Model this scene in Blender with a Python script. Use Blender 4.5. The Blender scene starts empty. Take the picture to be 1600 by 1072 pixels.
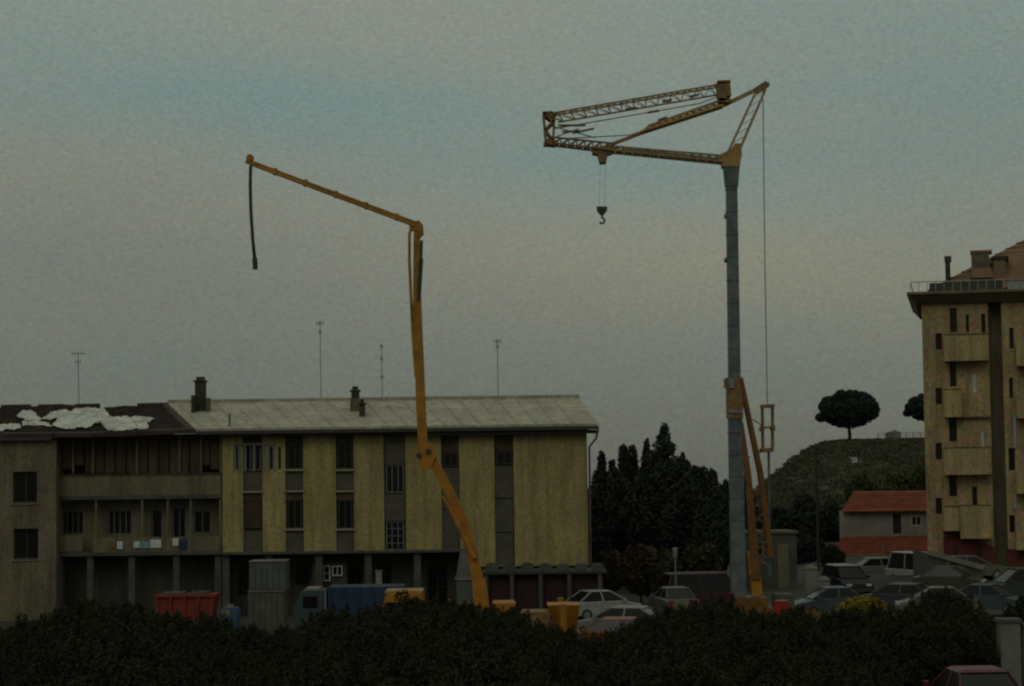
import bpy, bmesh, math, random
import numpy as np
from mathutils import Vector, Matrix, noise
R = math.radians
random.seed(7); rng = np.random.default_rng(7)
S = bpy.context.scene
COL = S.collection

# ------------------------------------------------------------------ camera
F, HZ, HCAM = 3190.0, 740.0, 7.2
pitch = math.atan((HZ-536)/F); roll = R(-0.75)
cd = bpy.data.cameras.new('camera'); cam = bpy.data.objects.new('camera', cd); COL.objects.link(cam)
CM = Matrix.Rotation(R(90)+pitch, 4, 'X') @ Matrix.Rotation(roll, 4, 'Z')
cam.matrix_world = Matrix.Translation((0, 0, HCAM)) @ CM
cd.sensor_width = 36; cd.lens = 36*F/1600; cd.clip_end = 6000; cd.clip_start = 0.1
S.camera = cam
S.render.resolution_x, S.render.resolution_y = 1024, 686
try:
    S.cycles.filter_width = 2.3          # soft small-sensor optics
    S.cycles.use_denoising = True
    S.cycles.max_bounces = 5; S.cycles.diffuse_bounces = 3; S.cycles.glossy_bounces = 2
except Exception: pass
S.view_settings.view_transform = 'Standard'; S.view_settings.look = 'None'
S.view_settings.gamma = 1; S.view_settings.use_curve_mapping = False
S.view_settings.exposure = -1.0

# ------------------------------------------------------------------ world: overcast evening sky
w = bpy.data.worlds.new('World'); S.world = w; w.use_nodes = True
nt = w.node_tree; nt.nodes.clear(); L = nt.links.new
def N(t, **k):
    n = nt.nodes.new(t)
    for a, b in k.items(): setattr(n, a, b)
    return n
def M2(op, a, b=None, c=None):
    n = N('ShaderNodeMath', operation=op)
    for i, v in enumerate((a, b, c)):
        if v is None: continue
        if isinstance(v, (int, float)): n.inputs[i].default_value = v
        else: L(v, n.inputs[i])
    return n.outputs[0]
def MIX(f, a, b, mode='MIX'):
    n = N('ShaderNodeMix', data_type='RGBA', blend_type=mode)
    for i, v in ((0, f), (6, a), (7, b)):
        if isinstance(v, (int, float)): n.inputs[i].default_value = v
        elif isinstance(v, tuple): n.inputs[i].default_value = (*v, 1)
        else: L(v, n.inputs[i])
    return n.outputs[2]
SUN_EL, SUN_AZ = R(36), R(200)
tc = N('ShaderNodeTexCoord'); sep = N('ShaderNodeSeparateXYZ'); L(tc.outputs['Generated'], sep.inputs[0])
mp = N('ShaderNodeMapping'); mp.inputs['Scale'].default_value = (2.4, 2.4, 13); mp.inputs['Rotation'].default_value = (0, R(5), 0); mp.inputs['Location'].default_value = (3.1, .35, 0.4)
L(tc.outputs['Generated'], mp.inputs[0])
n1 = N('ShaderNodeTexNoise'); n1.inputs['Scale'].default_value = 1.5; n1.inputs['Detail'].default_value = 6; n1.inputs['Roughness'].default_value = .5; L(mp.outputs[0], n1.inputs['Vector'])
mp2 = N('ShaderNodeMapping'); mp2.inputs['Scale'].default_value = (1, 1, 1.6); L(tc.outputs['Generated'], mp2.inputs[0])
n2 = N('ShaderNodeTexNoise'); n2.inputs['Scale'].default_value = 420; n2.inputs['Detail'].default_value = 2; L(mp2.outputs[0], n2.inputs['Vector'])
n3 = N('ShaderNodeTexNoise'); n3.inputs['Scale'].default_value = 5; n3.inputs['Detail'].default_value = 4; L(mp.outputs[0], n3.inputs['Vector'])
sky = N('ShaderNodeTexSky', sky_type='NISHITA', sun_disc=False, sun_elevation=SUN_EL, sun_rotation=SUN_AZ)
ez = M2('MAXIMUM', sep.outputs[2], 0.0)
f = M2('MULTIPLY_ADD', M2('SUBTRACT', 1.0, M2('EXPONENT', M2('MULTIPLY', ez, -2.6))), 2.5, 1.0)                 # overcast luminance, brighter overhead
cr = N('ShaderNodeValToRGB'); cr.color_ramp.elements[0].position = .36; cr.color_ramp.elements[1].position = .70
def gap(cx, cz, sx, sz):               # thinner cloud showing the blue behind it
    a = M2('DIVIDE', M2('SUBTRACT', sep.outputs[0], cx), sx); b = M2('DIVIDE', M2('SUBTRACT', M2('MULTIPLY_ADD', sep.outputs[0], .10, sep.outputs[2]), cz), sz)
    return M2('EXPONENT', M2('MULTIPLY', M2('ADD', M2('MULTIPLY', a, a), M2('MULTIPLY', b, b)), -1.0))
gaps = M2('ADD', M2('ADD', gap(-.150, .172, .19, .034), gap(.215, .215, .14, .055)), M2('MULTIPLY', gap(.08, .15, .14, .025), .35))
L(M2('MULTIPLY_ADD', gaps, .27, M2('MULTIPLY_ADD', n1.outputs['Fac'], .55, .10)), cr.inputs[0])
warm = gap(.13, .115, .20, .035)
grey = MIX(n3.outputs['Fac'], (0.282, 0.280, 0.212), (0.258, 0.279, 0.228))
blue = (0.186, 0.272, 0.252)
grey = MIX(M2('MULTIPLY', warm, .8), MIX(.45, grey, (0.250, 0.279, 0.240)), (0.292, 0.284, 0.205))
bf = M2('MULTIPLY', cr.outputs['Color'], .95)
c = MIX(bf, grey, blue)
n4 = N('ShaderNodeTexNoise'); n4.inputs['Scale'].default_value = 480; n4.inputs['Detail'].default_value = 1.5; L(mp2.outputs[0], n4.inputs['Vector'])
g = MIX(.20, c, n4.outputs['Color'], 'OVERLAY')
g = MIX(1.0, g, M2('MULTIPLY_ADD', n2.outputs['Fac'], .30, .85), 'MULTIPLY')
lum = M2('ADD', M2('MULTIPLY_ADD', gap(.10, .125, .17, .045), .10, .885), M2('MULTIPLY', gap(-.21, .085, .15, .06), -.07))
g2 = MIX(1.0, MIX(1.0, g, f, 'MULTIPLY'), lum, 'MULTIPLY')
sk = MIX(1.0, sky.outputs[0], (0.004, 0.004, 0.004), 'MULTIPLY')
g3 = MIX(1.0, g2, sk, 'ADD')
bg = N('ShaderNodeBackground'); bg.inputs[1].default_value = 1.0; L(g3, bg.inputs[0])
wo = N('ShaderNodeOutputWorld'); L(bg.outputs[0], wo.inputs[0])

sd = bpy.data.lights.new('sun', 'SUN'); so = bpy.data.objects.new('sun', sd); COL.objects.link(so)
sd.energy = 0.5; sd.angle = R(25); sd.color = (1, .95, .84)
sv = Vector((math.sin(SUN_AZ)*math.cos(SUN_EL), math.cos(SUN_AZ)*math.cos(SUN_EL), math.sin(SUN_EL)))
so.rotation_euler = sv.to_track_quat('Z', 'Y').to_euler()

# ------------------------------------------------------------------ helpers
def W(px, py, D):
    d = CM @ Vector((px-800, -(py-536), -F)); d *= D/d.y
    return Vector((d.x, D, HCAM+d.z))
def mat(name, col, col2=None, scale=1.5, rough=.8, metal=0, streak=0, spec=.3, bump=0, fine=.25):
    m = bpy.data.materials.new(name); m.use_nodes = True; t = m.node_tree; p = t.nodes['Principled BSDF']
    p.inputs['Roughness'].default_value = rough; p.inputs['Metallic'].default_value = metal
    p.inputs['Specular IOR Level'].default_value = spec
    col2 = col2 or tuple(v*.62 for v in col)
    tc = t.nodes.new('ShaderNodeTexCoord'); a = t.nodes.new('ShaderNodeTexNoise'); a.inputs['Scale'].default_value = scale; a.inputs['Detail'].default_value = 7; a.inputs['Roughness'].default_value = .62
    mp = t.nodes.new('ShaderNodeMapping'); t.links.new(tc.outputs['Object'], mp.inputs[0])
    if streak: mp.inputs['Scale'].default_value = (1, 1, streak)
    t.links.new(mp.outputs[0], a.inputs['Vector'])
    r = t.nodes.new('ShaderNodeValToRGB'); r.color_ramp.elements[0].position = .34; r.color_ramp.elements[1].position = .66
    r.color_ramp.elements[0].color = (*col2, 1); r.color_ramp.elements[1].color = (*col, 1)
    t.links.new(a.outputs['Fac'], r.inputs[0])
    b = t.nodes.new('ShaderNodeTexNoise'); b.inputs['Scale'].default_value = scale*9; b.inputs['Detail'].default_value = 3
    t.links.new(tc.outputs['Object'], b.inputs['Vector'])
    x = t.nodes.new('ShaderNodeMix'); x.data_type = 'RGBA'; x.blend_type = 'OVERLAY'; x.inputs[0].default_value = fine
    t.links.new(r.outputs[0], x.inputs[6]); t.links.new(b.outputs['Color'], x.inputs[7])
    outc = x.outputs[2]
    if streak:                                   # rain-washed dirt running down the plaster
        m3 = t.nodes.new('ShaderNodeMapping'); m3.inputs['Scale'].default_value = (2.6, 2.6, .22); t.links.new(tc.outputs['Object'], m3.inputs[0])
        q = t.nodes.new('ShaderNodeTexNoise'); q.inputs['Scale'].default_value = 1.0; q.inputs['Detail'].default_value = 8; q.inputs['Roughness'].default_value = .7; t.links.new(m3.outputs[0], q.inputs['Vector'])
        rr = t.nodes.new('ShaderNodeValToRGB'); rr.color_ramp.elements[0].position = .34; rr.color_ramp.elements[0].color = (.58,.56,.52,1); rr.color_ramp.elements[1].position = .56; rr.color_ramp.elements[1].color = (1,1,1,1)
        t.links.new(q.outputs['Fac'], rr.inputs[0]); y = t.nodes.new('ShaderNodeMix'); y.data_type = 'RGBA'; y.blend_type = 'MULTIPLY'; y.inputs[0].default_value = .8
        t.links.new(outc, y.inputs[6]); t.links.new(rr.outputs[0], y.inputs[7]); outc = y.outputs[2]
    t.links.new(outc, p.inputs['Base Color'])
    if bump:
        bn = t.nodes.new('ShaderNodeBump'); bn.inputs['Strength'].default_value = bump; bn.inputs['Distance'].default_value = .05
        t.links.new(b.outputs['Fac'], bn.inputs['Height']); t.links.new(bn.outputs[0], p.inputs['Normal'])
    return m
def plain(name, col, rough=.5, metal=0, spec=.5):
    return mat(name, col, tuple(v*.75 for v in col), 2.5, rough, metal, 0, spec, 0, .12)

K = dict(
 yellow=mat('yellow_plaster', (.335,.275,.112), (.23,.195,.085), .8, .9, streak=.4, bump=.2, fine=.85),
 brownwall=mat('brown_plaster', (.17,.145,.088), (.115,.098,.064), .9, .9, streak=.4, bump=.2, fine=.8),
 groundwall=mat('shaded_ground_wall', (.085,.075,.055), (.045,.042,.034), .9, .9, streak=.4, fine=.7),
 grey_panel=mat('grey_panel', (.088,.08,.056), (.056,.052,.04), 1.3, .8, fine=.35),
 dark=mat('dark_interior', (.022,.022,.02), (.012,.012,.012), 1.5, .9),
 brown=mat('brown_wood', (.085,.058,.03), (.04,.03,.018), 1.2, .8, streak=.15),
 sill=plain('stone_sill', (.26,.22,.16), .8),
 frame=plain('pale_window_frame', (.15,.15,.13), .6),
 glass=mat('window_glass', (.006,.007,.007), (.010,.010,.010), .6, .2, spec=.2),
 sheet=mat('pale_roof_sheet', (.38,.35,.27), (.28,.262,.208), .6, .85, streak=.5, fine=.6),
 tiles=mat('old_roof_tiles', (.06,.04,.032), (.028,.022,.02), 1.4, .9, bump=.4),
 redtiles=mat('red_roof_tiles', (.23,.058,.03), (.12,.034,.02), 1.1, .9, bump=.4),
 tarp=mat('white_tarp', (.56,.56,.49), (.27,.28,.25), 1.5, .6, fine=.3),
 fascia=plain('dark_gutter', (.035,.03,.026), .7),
 chim=mat('sooty_chimney', (.06,.055,.042), (.025,.025,.02), 2.5, .9),
 chimlight=mat('rendered_chimney', (.13,.11,.08), (.08,.068,.05), 2, .9),
 metal=plain('galvanised_steel', (.2,.21,.21), .5, .3),
 mast=mat('crane_mast_steel', (.14,.162,.160), (.065,.078,.078), 1.4, .55, .2, fine=.4),
 cranyel=mat('crane_yellow_paint', (.37,.225,.075), (.20,.125,.05), 2.2, .6, fine=.3),
 cranbrown=mat('crane_rusty_steel', (.24,.15,.055), (.11,.07,.03), 3, .7, fine=.3),
 pump=mat('pump_orange_paint', (.37,.148,.006), (.23,.092,.008), 1.6, .55, fine=.3),
 pumpdark=mat('pump_boom_weathered', (.36,.165,.012), (.18,.085,.01), 1.4, .6, fine=.3),
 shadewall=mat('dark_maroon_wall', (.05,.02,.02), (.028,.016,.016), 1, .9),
 legpaint=mat('dull_orange_paint', (.17,.072,.012), (.09,.04,.012), 2, .6, fine=.4), tantiles=mat('tan_roof_tiles', (.20,.115,.06), (.11,.065,.04), 1.1, .9, bump=.4, fine=.5),
 rubber=plain('black_rubber', (.035,.04,.035), .8),
 tyre=plain('tyre_rubber', (.02,.02,.02), .9),
 concrete=mat('concrete', (.17,.165,.135), (.11,.105,.09), 1.2, .9, bump=.2),
 concrete2=mat('dull_concrete', (.085,.082,.068), (.05,.049,.042), 1, .9, bump=.2),
 asphalt=mat('yard_ground', (.045,.042,.03), (.028,.028,.02), .25, .95, bump=.3),
 earth=mat('dark_earth', (.028,.03,.014), (.018,.02,.01), .5, .95, bump=.3),
 hill=mat('hill_grass', (.062,.059,.032), (.04,.04,.023), .05, .95, bump=.3, fine=.4),
 towerwall=mat('tower_plaster', (.39,.29,.145), (.26,.19,.10), .5, .9, streak=.4, fine=.9),
 balcony=mat('balcony_plaster', (.37,.285,.135), (.26,.20,.10), .9, .9, streak=.4, fine=.9),
 cornice=mat('tower_cornice', (.19,.145,.09), (.12,.095,.06), 1, .9),
 plinth=mat('maroon_plinth', (.12,.026,.02), (.06,.018,.016), 1, .9),
 rail=plain('pale_railing', (.30,.31,.28), .6),
 white=mat('white_wall', (.22,.195,.16), (.15,.135,.11), 1.2, .85),
 bluep=plain('blue_paint', (.02,.06,.13), .6), tealp=plain('teal_paint', (.02,.045,.05), .6),
 redp=mat('red_skip_paint', (.22,.036,.02), (.12,.024,.016), 1.4, .7),
 greybox=mat('grey_cabinet', (.09,.10,.088), (.06,.065,.057), 1.6, .7, fine=.4),
 greybox2=mat('warm_grey_cabinet', (.10,.095,.07), (.062,.06,.046), 1.6, .7, fine=.4),
 bark=mat('bark', (.05,.04,.028), (.025,.02,.015), 3, .95),
 light=plain('lamp_glass', (.5,.5,.45), .3), redlens=plain('red_lens', (.3,.02,.015), .3),
 chrome=plain('bare_metal', (.35,.35,.34), .35, .6),
)
def leafmat(name, a, b, sc=.9):
    m = mat(name, a, b, sc, .8, fine=.3, spec=.15); return m
K.update(
 leaf_dark=leafmat('dark_conifer_leaf', (.036,.045,.032), (.018,.024,.018)),
 leaf_pine=leafmat('pine_needles', (.036,.05,.038), (.020,.028,.023)),
 leaf_fore=leafmat('foreground_leaf', (.036,.038,.014), (.014,.017,.008), .45),
 leaf_olive=leafmat('olive_leaf', (.055,.058,.022), (.028,.032,.014)),
 leaf_brown=leafmat('brownish_leaf', (.075,.05,.02), (.03,.026,.012)),
 leaf_scrub=leafmat('scrub_leaf', (.066,.064,.035), (.05,.05,.028), .06),
 leaf_rust=leafmat('rusty_leaf', (.15,.095,.02), (.05,.04,.012)),
 leaf_yellow=leafmat('yellow_blossom', (.23,.17,.018), (.09,.075,.012), 1.6),
)

class MB:
    def __init__(s): s.v = []; s.f = []
    def add(s, vs, fs):
        n = len(s.v); s.v += [Vector(v) for v in vs]; s.f += [tuple(i+n for i in f) for f in fs]; return s
    def hexa(s, p):   # 8 points: bottom 4 ccw, top 4
        return s.add(p, [(3,2,1,0),(4,5,6,7),(0,1,5,4),(1,2,6,5),(2,3,7,6),(3,0,4,7)])
    def box(s, x0,x1,y0,y1,z0,z1):
        return s.hexa([(x0,y0,z0),(x1,y0,z0),(x1,y1,z0),(x0,y1,z0),(x0,y0,z1),(x1,y0,z1),(x1,y1,z1),(x0,y1,z1)])
    def bar(s, a, b, wd, h=None, wd2=None, h2=None):   # rectangular beam
        a = Vector(a); b = Vector(b); h = h or wd; wd2 = wd2 or wd; h2 = h2 or (h if wd2 == wd else wd2*h/wd)
        d = (b-a).normalized(); up = Vector((0,1,0)) if abs(d.y) < .9 else Vector((0,0,1))
        sx = d.cross(up).normalized(); sy = sx.cross(d)
        P = []
        for c, ww, hh in ((a,wd,h),(b,wd2,h2)):
            P += [c-sx*ww/2-sy*hh/2, c+sx*ww/2-sy*hh/2, c+sx*ww/2+sy*hh/2, c-sx*ww/2+sy*hh/2]
        return s.hexa(P)
    def tube(s, pts, r, n=8, r2=None):
        pts = [Vector(p) for p in pts]; k = len(pts); r2 = r if r2 is None else r2
        base = len(s.v); prev = None
        for i, p in enumerate(pts):
            d = (pts[min(i+1,k-1)]-pts[max(i-1,0)]).normalized()
            up = Vector((0,1,0)) if abs(d.y) < .9 else Vector((1,0,0))
            sx = d.cross(up).normalized(); sy = sx.cross(d); rr = r+(r2-r)*i/max(1,k-1)
            for j in range(n):
                a = 2*math.pi*j/n; s.v.append(p+sx*rr*math.cos(a)+sy*rr*math.sin(a))
        for i in range(k-1):
            for j in range(n):
                a = base+i*n+j; b = base+i*n+(j+1)%n; s.f.append((a,b,b+n,a+n))
        s.f.append(tuple(base+j for j in range(n))[::-1]); s.f.append(tuple(base+(k-1)*n+j for j in range(n)))
        return s
    def prism(s, poly, off):   # closed polygon (3D points) extruded by vector off
        n = len(poly); poly = [Vector(p) for p in poly]; off = Vector(off)
        return s.add(poly+[p+off for p in poly], [tuple(range(n))[::-1], tuple(range(n,2*n))]+[(i,(i+1)%n,(i+1)%n+n,i+n) for i in range(n)])
    def obj(s, name, m, parent=None, origin=None, label=None, cat=None, group=None, kind=None, smooth=False, bevel=0):
        if origin is None:
            if parent is not None: origin = Vector(parent.get('_o', (0,0,0)))
            else:
                xs = [v.x for v in s.v]; ys = [v.y for v in s.v]; zs = [v.z for v in s.v]
                origin = Vector(((min(xs)+max(xs))/2, (min(ys)+max(ys))/2, min(zs)))
        me = bpy.data.meshes.new(name); me.from_pydata([tuple(v-origin) for v in s.v], [], s.f); me.validate(); me.materials.append(K[m] if isinstance(m, str) else m)
        bm = bmesh.new(); bm.from_mesh(me); bmesh.ops.recalc_face_normals(bm, faces=bm.faces)
        if bevel: bmesh.ops.bevel(bm, geom=[e for e in bm.edges], offset=bevel, segments=2, affect='EDGES', clamp_overlap=True)
        bm.to_mesh(me); bm.free()
        if smooth:
            for p in me.polygons: p.use_smooth = True
        return link(name, me, parent, origin, label, cat, group, kind)
def link(name, me, parent, origin, label=None, cat=None, group=None, kind=None):
    o = bpy.data.objects.new(name, me); COL.objects.link(o)
    if parent is not None:
        o.parent = parent; o['_o'] = list(origin); o.location = Vector(origin)-Vector(parent.get('_o', (0,0,0)))
    else: o.location = origin; o['_o'] = list(origin)
    tag(o, label, cat, group, kind); return o
def tag(o, label=None, cat=None, group=None, kind=None):
    if label: o['label'] = label
    if cat: o['category'] = cat
    if group: o['group'] = group
    if kind: o['kind'] = kind
    return o
def thing(name, loc, label, cat, group=None):
    o = bpy.data.objects.new(name, None); COL.objects.link(o); o.location = loc; o['_o'] = list(loc)
    o.empty_display_size = .3
    return tag(o, label, cat, group)
def copy_tree(o, parent=None):
    c = o.copy(); COL.objects.link(c)
    if parent is not None: c.parent = parent
    for ch in list(o.children): copy_tree(ch, c)
    return c

class Frame:      # an upright plane: origin, direction along it, outward normal towards the viewer
    def __init__(s, o, ang):
        s.o = Vector(o); s.d = Vector((math.cos(ang), -math.sin(ang), 0)); s.n = Vector((-math.sin(ang), -math.cos(ang), 0))
    def P(s, u, z, wv=0): return s.o+s.d*u+s.n*wv+Vector((0,0,z-s.o.z))
    def px(s, x, y, wv=0):
        d = CM @ Vector((x-800, -(y-536), -F)); c = Vector((0,0,HCAM)); q = s.o+s.n*wv
        t = (q-c).dot(s.n)/d.dot(s.n); p = c+d*t
        return (p-s.o).dot(s.d), p.z
    def rect(s, x0, x1, y0, y1, wv=0):   # pixel rectangle -> (u0,u1,z0,z1)
        xm, ym = (x0+x1)/2, (y0+y1)/2
        return s.px(x0,ym,wv)[0], s.px(x1,ym,wv)[0], s.px(xm,y1,wv)[1], s.px(xm,y0,wv)[1]
    def box(s, mb, u0,u1,z0,z1,w0,w1):
        return mb.hexa([s.P(u0,z0,w1),s.P(u1,z0,w1),s.P(u1,z0,w0),s.P(u0,z0,w0),s.P(u0,z1,w1),s.P(u1,z1,w1),s.P(u1,z1,w0),s.P(u0,z1,w0)])

def wall_sheet(fr, u0,u1,z0,z1, holes, wv=0, depth=.3):   # wall face with real openings and reveals
    mb = MB(); us = sorted({u0,u1,*[h[i] for h in holes for i in (0,1)]}); zs = sorted({z0,z1,*[h[i] for h in holes for i in (2,3)]})
    us = [u for u in us if u0 <= u <= u1]; zs = [z for z in zs if z0 <= z <= z1]
    for a, b in zip(us, us[1:]):
        for c_, d_ in zip(zs, zs[1:]):
            um, zm = (a+b)/2, (c_+d_)/2
            if any(h[0] < um < h[1] and h[2] < zm < h[3] for h in holes): continue
            mb.add([fr.P(a,c_,wv),fr.P(b,c_,wv),fr.P(b,d_,wv),fr.P(a,d_,wv)], [(0,1,2,3)])
    for a, b, c_, d_ in holes:
        A = [fr.P(a,c_,wv),fr.P(b,c_,wv),fr.P(b,d_,wv),fr.P(a,d_,wv)]; B = [fr.P(a,c_,wv-depth),fr.P(b,c_,wv-depth),fr.P(b,d_,wv-depth),fr.P(a,d_,wv-depth)]
        mb.add(A+B, [(0,1,5,4),(1,2,6,5),(2,3,7,6),(3,0,4,7)])
    O = [(u0,z0),(u1,z0),(u1,z1),(u0,z1)]
    mb.add([fr.P(*p, wv) for p in O]+[fr.P(*p, wv-depth) for p in O], [(0,1,5,4),(1,2,6,5),(2,3,7,6),(3,0,4,7)])
    return mb
def window(fr, parent, r, wv=-.16, nx=2, ny=1, fm='frame', name='window', pane='glass', label=None, th=.055):
    u0,u1,z0,z1 = r; mb = MB()
    fr.box(mb,u0,u0+th,z0,z1,wv-.06,wv); fr.box(mb,u1-th,u1,z0,z1,wv-.06,wv)
    fr.box(mb,u0+th,u1-th,z0,z0+th,wv-.06,wv); fr.box(mb,u0+th,u1-th,z1-th,z1,wv-.06,wv)
    for i in range(1,nx):
        u = u0+(u1-u0)*i/nx; fr.box(mb,u-th*.4,u+th*.4,z0+th,z1-th,wv-.05,wv-.01)
    for i in range(1,ny):
        z = z0+(z1-z0)*i/ny; fr.box(mb,u0+th,u1-th,z-th*.3,z+th*.3,wv-.045,wv-.015)
    o = mb.obj(name, fm, parent, label=label)
    for i in range(nx):
        a = u0+th*.5+(u1-u0-th)*i/nx; b = u0+th*.5+(u1-u0-th)*(i+1)/nx; g = MB()
        fr.box(g,a+.002,b-.002,z0+th*.5,z1-th*.5,wv-.035,wv-.028); g.obj('pane', pane, o)
    return o
def slab(fr, parent, r, w0, w1, name, m, label=None, **k):
    mb = MB(); fr.box(mb, *r, w0, w1); return mb.obj(name, m, parent, label=label, **k)

# foliage: many small leaf faces spread through clumps
def leaf_mesh(name, blobs, n, size, m, seed=0, shell=.55):
    g = np.random.default_rng(seed); bl = np.array(blobs, float)   # x y z rx ry rz
    vol = (bl[:,3]*bl[:,4]*bl[:,5])**(2/3); idx = g.choice(len(bl), n, p=vol/vol.sum())
    d = g.normal(size=(n,3)); d /= np.linalg.norm(d,axis=1)[:,None]
    r = np.where(g.random(n) < shell, g.uniform(.85,1.06,n), g.random(n)**(1/3))
    c = bl[idx,:3]+d*r[:,None]*bl[idx,3:6]
    a = g.normal(size=(n,3)); a /= np.linalg.norm(a,axis=1)[:,None]
    b = np.cross(a, g.normal(size=(n,3))); b /= np.linalg.norm(b,axis=1)[:,None]
    s = size*g.uniform(.6,1.4,n)[:,None]; a *= s; b *= s*.55
    v = np.empty((n,4,3)); v[:,0] = c-a; v[:,1] = c-b; v[:,2] = c+a; v[:,3] = c+b
    me = bpy.data.meshes.new(name); me.vertices.add(4*n); me.vertices.foreach_set('co', v.reshape(-1).astype('f'))
    me.loops.add(4*n); me.loops.foreach_set('vertex_index', np.arange(4*n, dtype='i')); me.polygons.add(n)
    me.polygons.foreach_set('loop_start', np.arange(0,4*n,4, dtype='i')); me.polygons.foreach_set('loop_total', np.full(n,4,'i'))
    me.update(); me.validate(); me.materials.append(K[m]); return me
def clumps(g, cx, cz, rx, ry, rz, k, cr=.42, flat=1.0):
    out = [(cx,0,cz,rx*.66,ry*.66,rz*.66)]
    for _ in range(k):
        d = g.normal(size=3); d /= np.linalg.norm(d); q = cr*g.uniform(.55,1.2)*.75
        out.append((cx+d[0]*rx*.74, d[1]*ry*.74, cz+d[2]*rz*.74, rx*q, ry*q, rz*q*flat))
    return out
def trunk_mb(h, r, g, branches=5, spread=1.5, z0=.45):
    mb = MB(); mb.tube([(0,0,-.3),(g.uniform(-.05,.05)*h,0,h*.35),(g.uniform(-.05,.05)*h,g.uniform(-.03,.03)*h,h)], r, 8, r*.35)
    for i in range(branches):
        a = g.uniform(0,6.28); z = h*g.uniform(z0,.95)
        mb.tube([(0,0,z),(math.cos(a)*spread*.5,math.sin(a)*spread*.5,z+spread*.25),(math.cos(a)*spread,math.sin(a)*spread,z+spread*.6)], r*.35, 5, r*.1)
    return mb
def tree(px, topy, D, halfpx, kind, label, cat='tree', group=None, basez=0.0, m=None, seed=0, n=5000, size=.2, name='tree', rx_rows=None):
    g = np.random.default_rng(seed+11); top = W(px, topy, D); rx = halfpx*D/F; h = top.z-basez
    o = thing(name, (top.x, D, basez), label, cat, group)
    if kind == 'conifer':
        bl = []; L_ = max(7, int(h/0.75))
        for i in range(L_):
            t = i/(L_-1); rr = rx*(1-t)**.7*g.uniform(.78,1.15)+.12; z = h*(.08+.9*t)
            for j in range(max(2,int(6*(1-t)+1))):
                a = g.uniform(0,6.28); bl.append((math.cos(a)*rr*.62, math.sin(a)*rr*.62, z+g.uniform(-.25,.25), rr*.45+.1, rr*.45+.1, h/L_*.75))
        th = h*.95
    elif kind == 'rows':                       # broad tree with an uneven, stepped crown
        bl = []; rows = rx_rows
        for (ya,xa,xb),(yb,xc,xd) in zip(rows, rows[1:]):
            nst = max(1,int((yb-ya)/7))
            for q in range(nst):
                t = q/nst; yy = ya+(yb-ya)*t; xl = xa+(xc-xa)*t; xr = xb+(xd-xb)*t; zz = W(px,yy,D).z-basez; wl = (xl-px)*D/F; wr = (xr-px)*D/F; hwid = (wr-wl)/2
                for _ in range(max(3,int((xr-xl)/6))):
                    u = g.uniform(-1,1); v = g.uniform(-1,1)*math.sqrt(1-u*u*.8); rb = .2+min(.45,hwid*.2)
                    bl.append(((wl+wr)/2+u*max(.02,hwid-rb*.75), v*max(.02,hwid-rb), zz-rb*.7+g.uniform(-.15,.12), rb, rb, rb*.85))
        th = h*.7
    elif kind == 'cypress':
        bl = [(g.uniform(-.08,.08)*rx,0,h*(.1+.86*t), rx*math.sin(math.pi*min(1,.25+.75*(1-t)))**.7*.9+.08, rx*.8, h*.1) for t in np.linspace(0,1,12)]; th = h*.9
    elif kind == 'umbrella':
        rz = rx*.66; zc = h-rz*1.0
        bl = [(0,0,zc,rx*.88,rx*.88,rz*.86)]
        for _ in range(70):
            d = g.normal(size=3); d[2] = abs(d[2])*1.0-.32; d /= np.linalg.norm(d)
            q = g.uniform(.14,.24)
            bl.append((d[0]*rx*.80, d[1]*rx*.80, zc+max(d[2],-.42)*rz*.84, rx*q, rx*q, rz*q*1.05))
        bl.append((-rx*.88,0,zc-rz*.35,rx*.20,rx*.2,rz*.22)); th = zc
    else:
        bl = clumps(g, 0, h*.56, rx, rx, h*.46, 26); th = h*.75
    me = leaf_mesh('crown', bl, n, size, m or 'leaf_dark', seed)
    if kind == 'umbrella':
        tm = MB(); tm.tube([(0,0,-.5),(.1,0,th*.3),(-.05,0,th*.62)], .30, 9, .2)
        for i in range(9):
            a = i*6.283/9+.3; s_ = rx*.55; tm.tube([(-.05,0,th*.55),(math.cos(a)*s_*.4,math.sin(a)*s_*.4,th*.78),(math.cos(a)*s_,math.sin(a)*s_,th)], .12, 6, .05)
    else: tm = trunk_mb(th, max(.08,h*.022), g, 5, rx*.6)
    tm.obj('trunk', 'bark', o, origin=Vector((0,0,0))).location = (0,0,0)
    c = link('crown', me, None, (0,0,0)); c.parent = o; c.location = (0,0,0)
    return o

# ------------------------------------------------------------------ ground, sheets and hill
def ground_z(x, y):
    z = max(0., .07*(66-y))
    if y < 0: z = 4.62
    if y > 500: return -.03*(y-500)-abs(x)*.01
    t = min(1, max(0, (y-108)/14)); sx = min(1, max(0, (x-19)/5)); z += .95*t*sx     # rises to the tower block
    return z
def hill_h(x, y):
    ridge = W(1290, 692, 300).z
    e = min(1, max(0, (y-168)/120)); e = e*e*(3-2*e)
    u = x/(max(y,1))*F+800                      # the hill falls away towards the left
    s = min(1, max(0, (u-1120)/190)); s = s*s*(3-2*s)*.55+.45*math.sin(min(1,s)*math.pi/2)
    return e*s*ridge*(1+.05*noise.noise(Vector((x*.03,y*.03,0))))
def grid_mesh(name, xs, ys, fz, m, **k):
    mb = MB(); nx, ny = len(xs), len(ys)
    vs = [(x,y,fz(x,y)) for y in ys for x in xs]
    fs = [(j*nx+i, j*nx+i+1, (j+1)*nx+i+1, (j+1)*nx+i) for j in range(ny-1) for i in range(nx-1)]
    mb.add(vs, fs); return mb.obj(name, m, origin=Vector((0,0,0)), **k)
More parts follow.
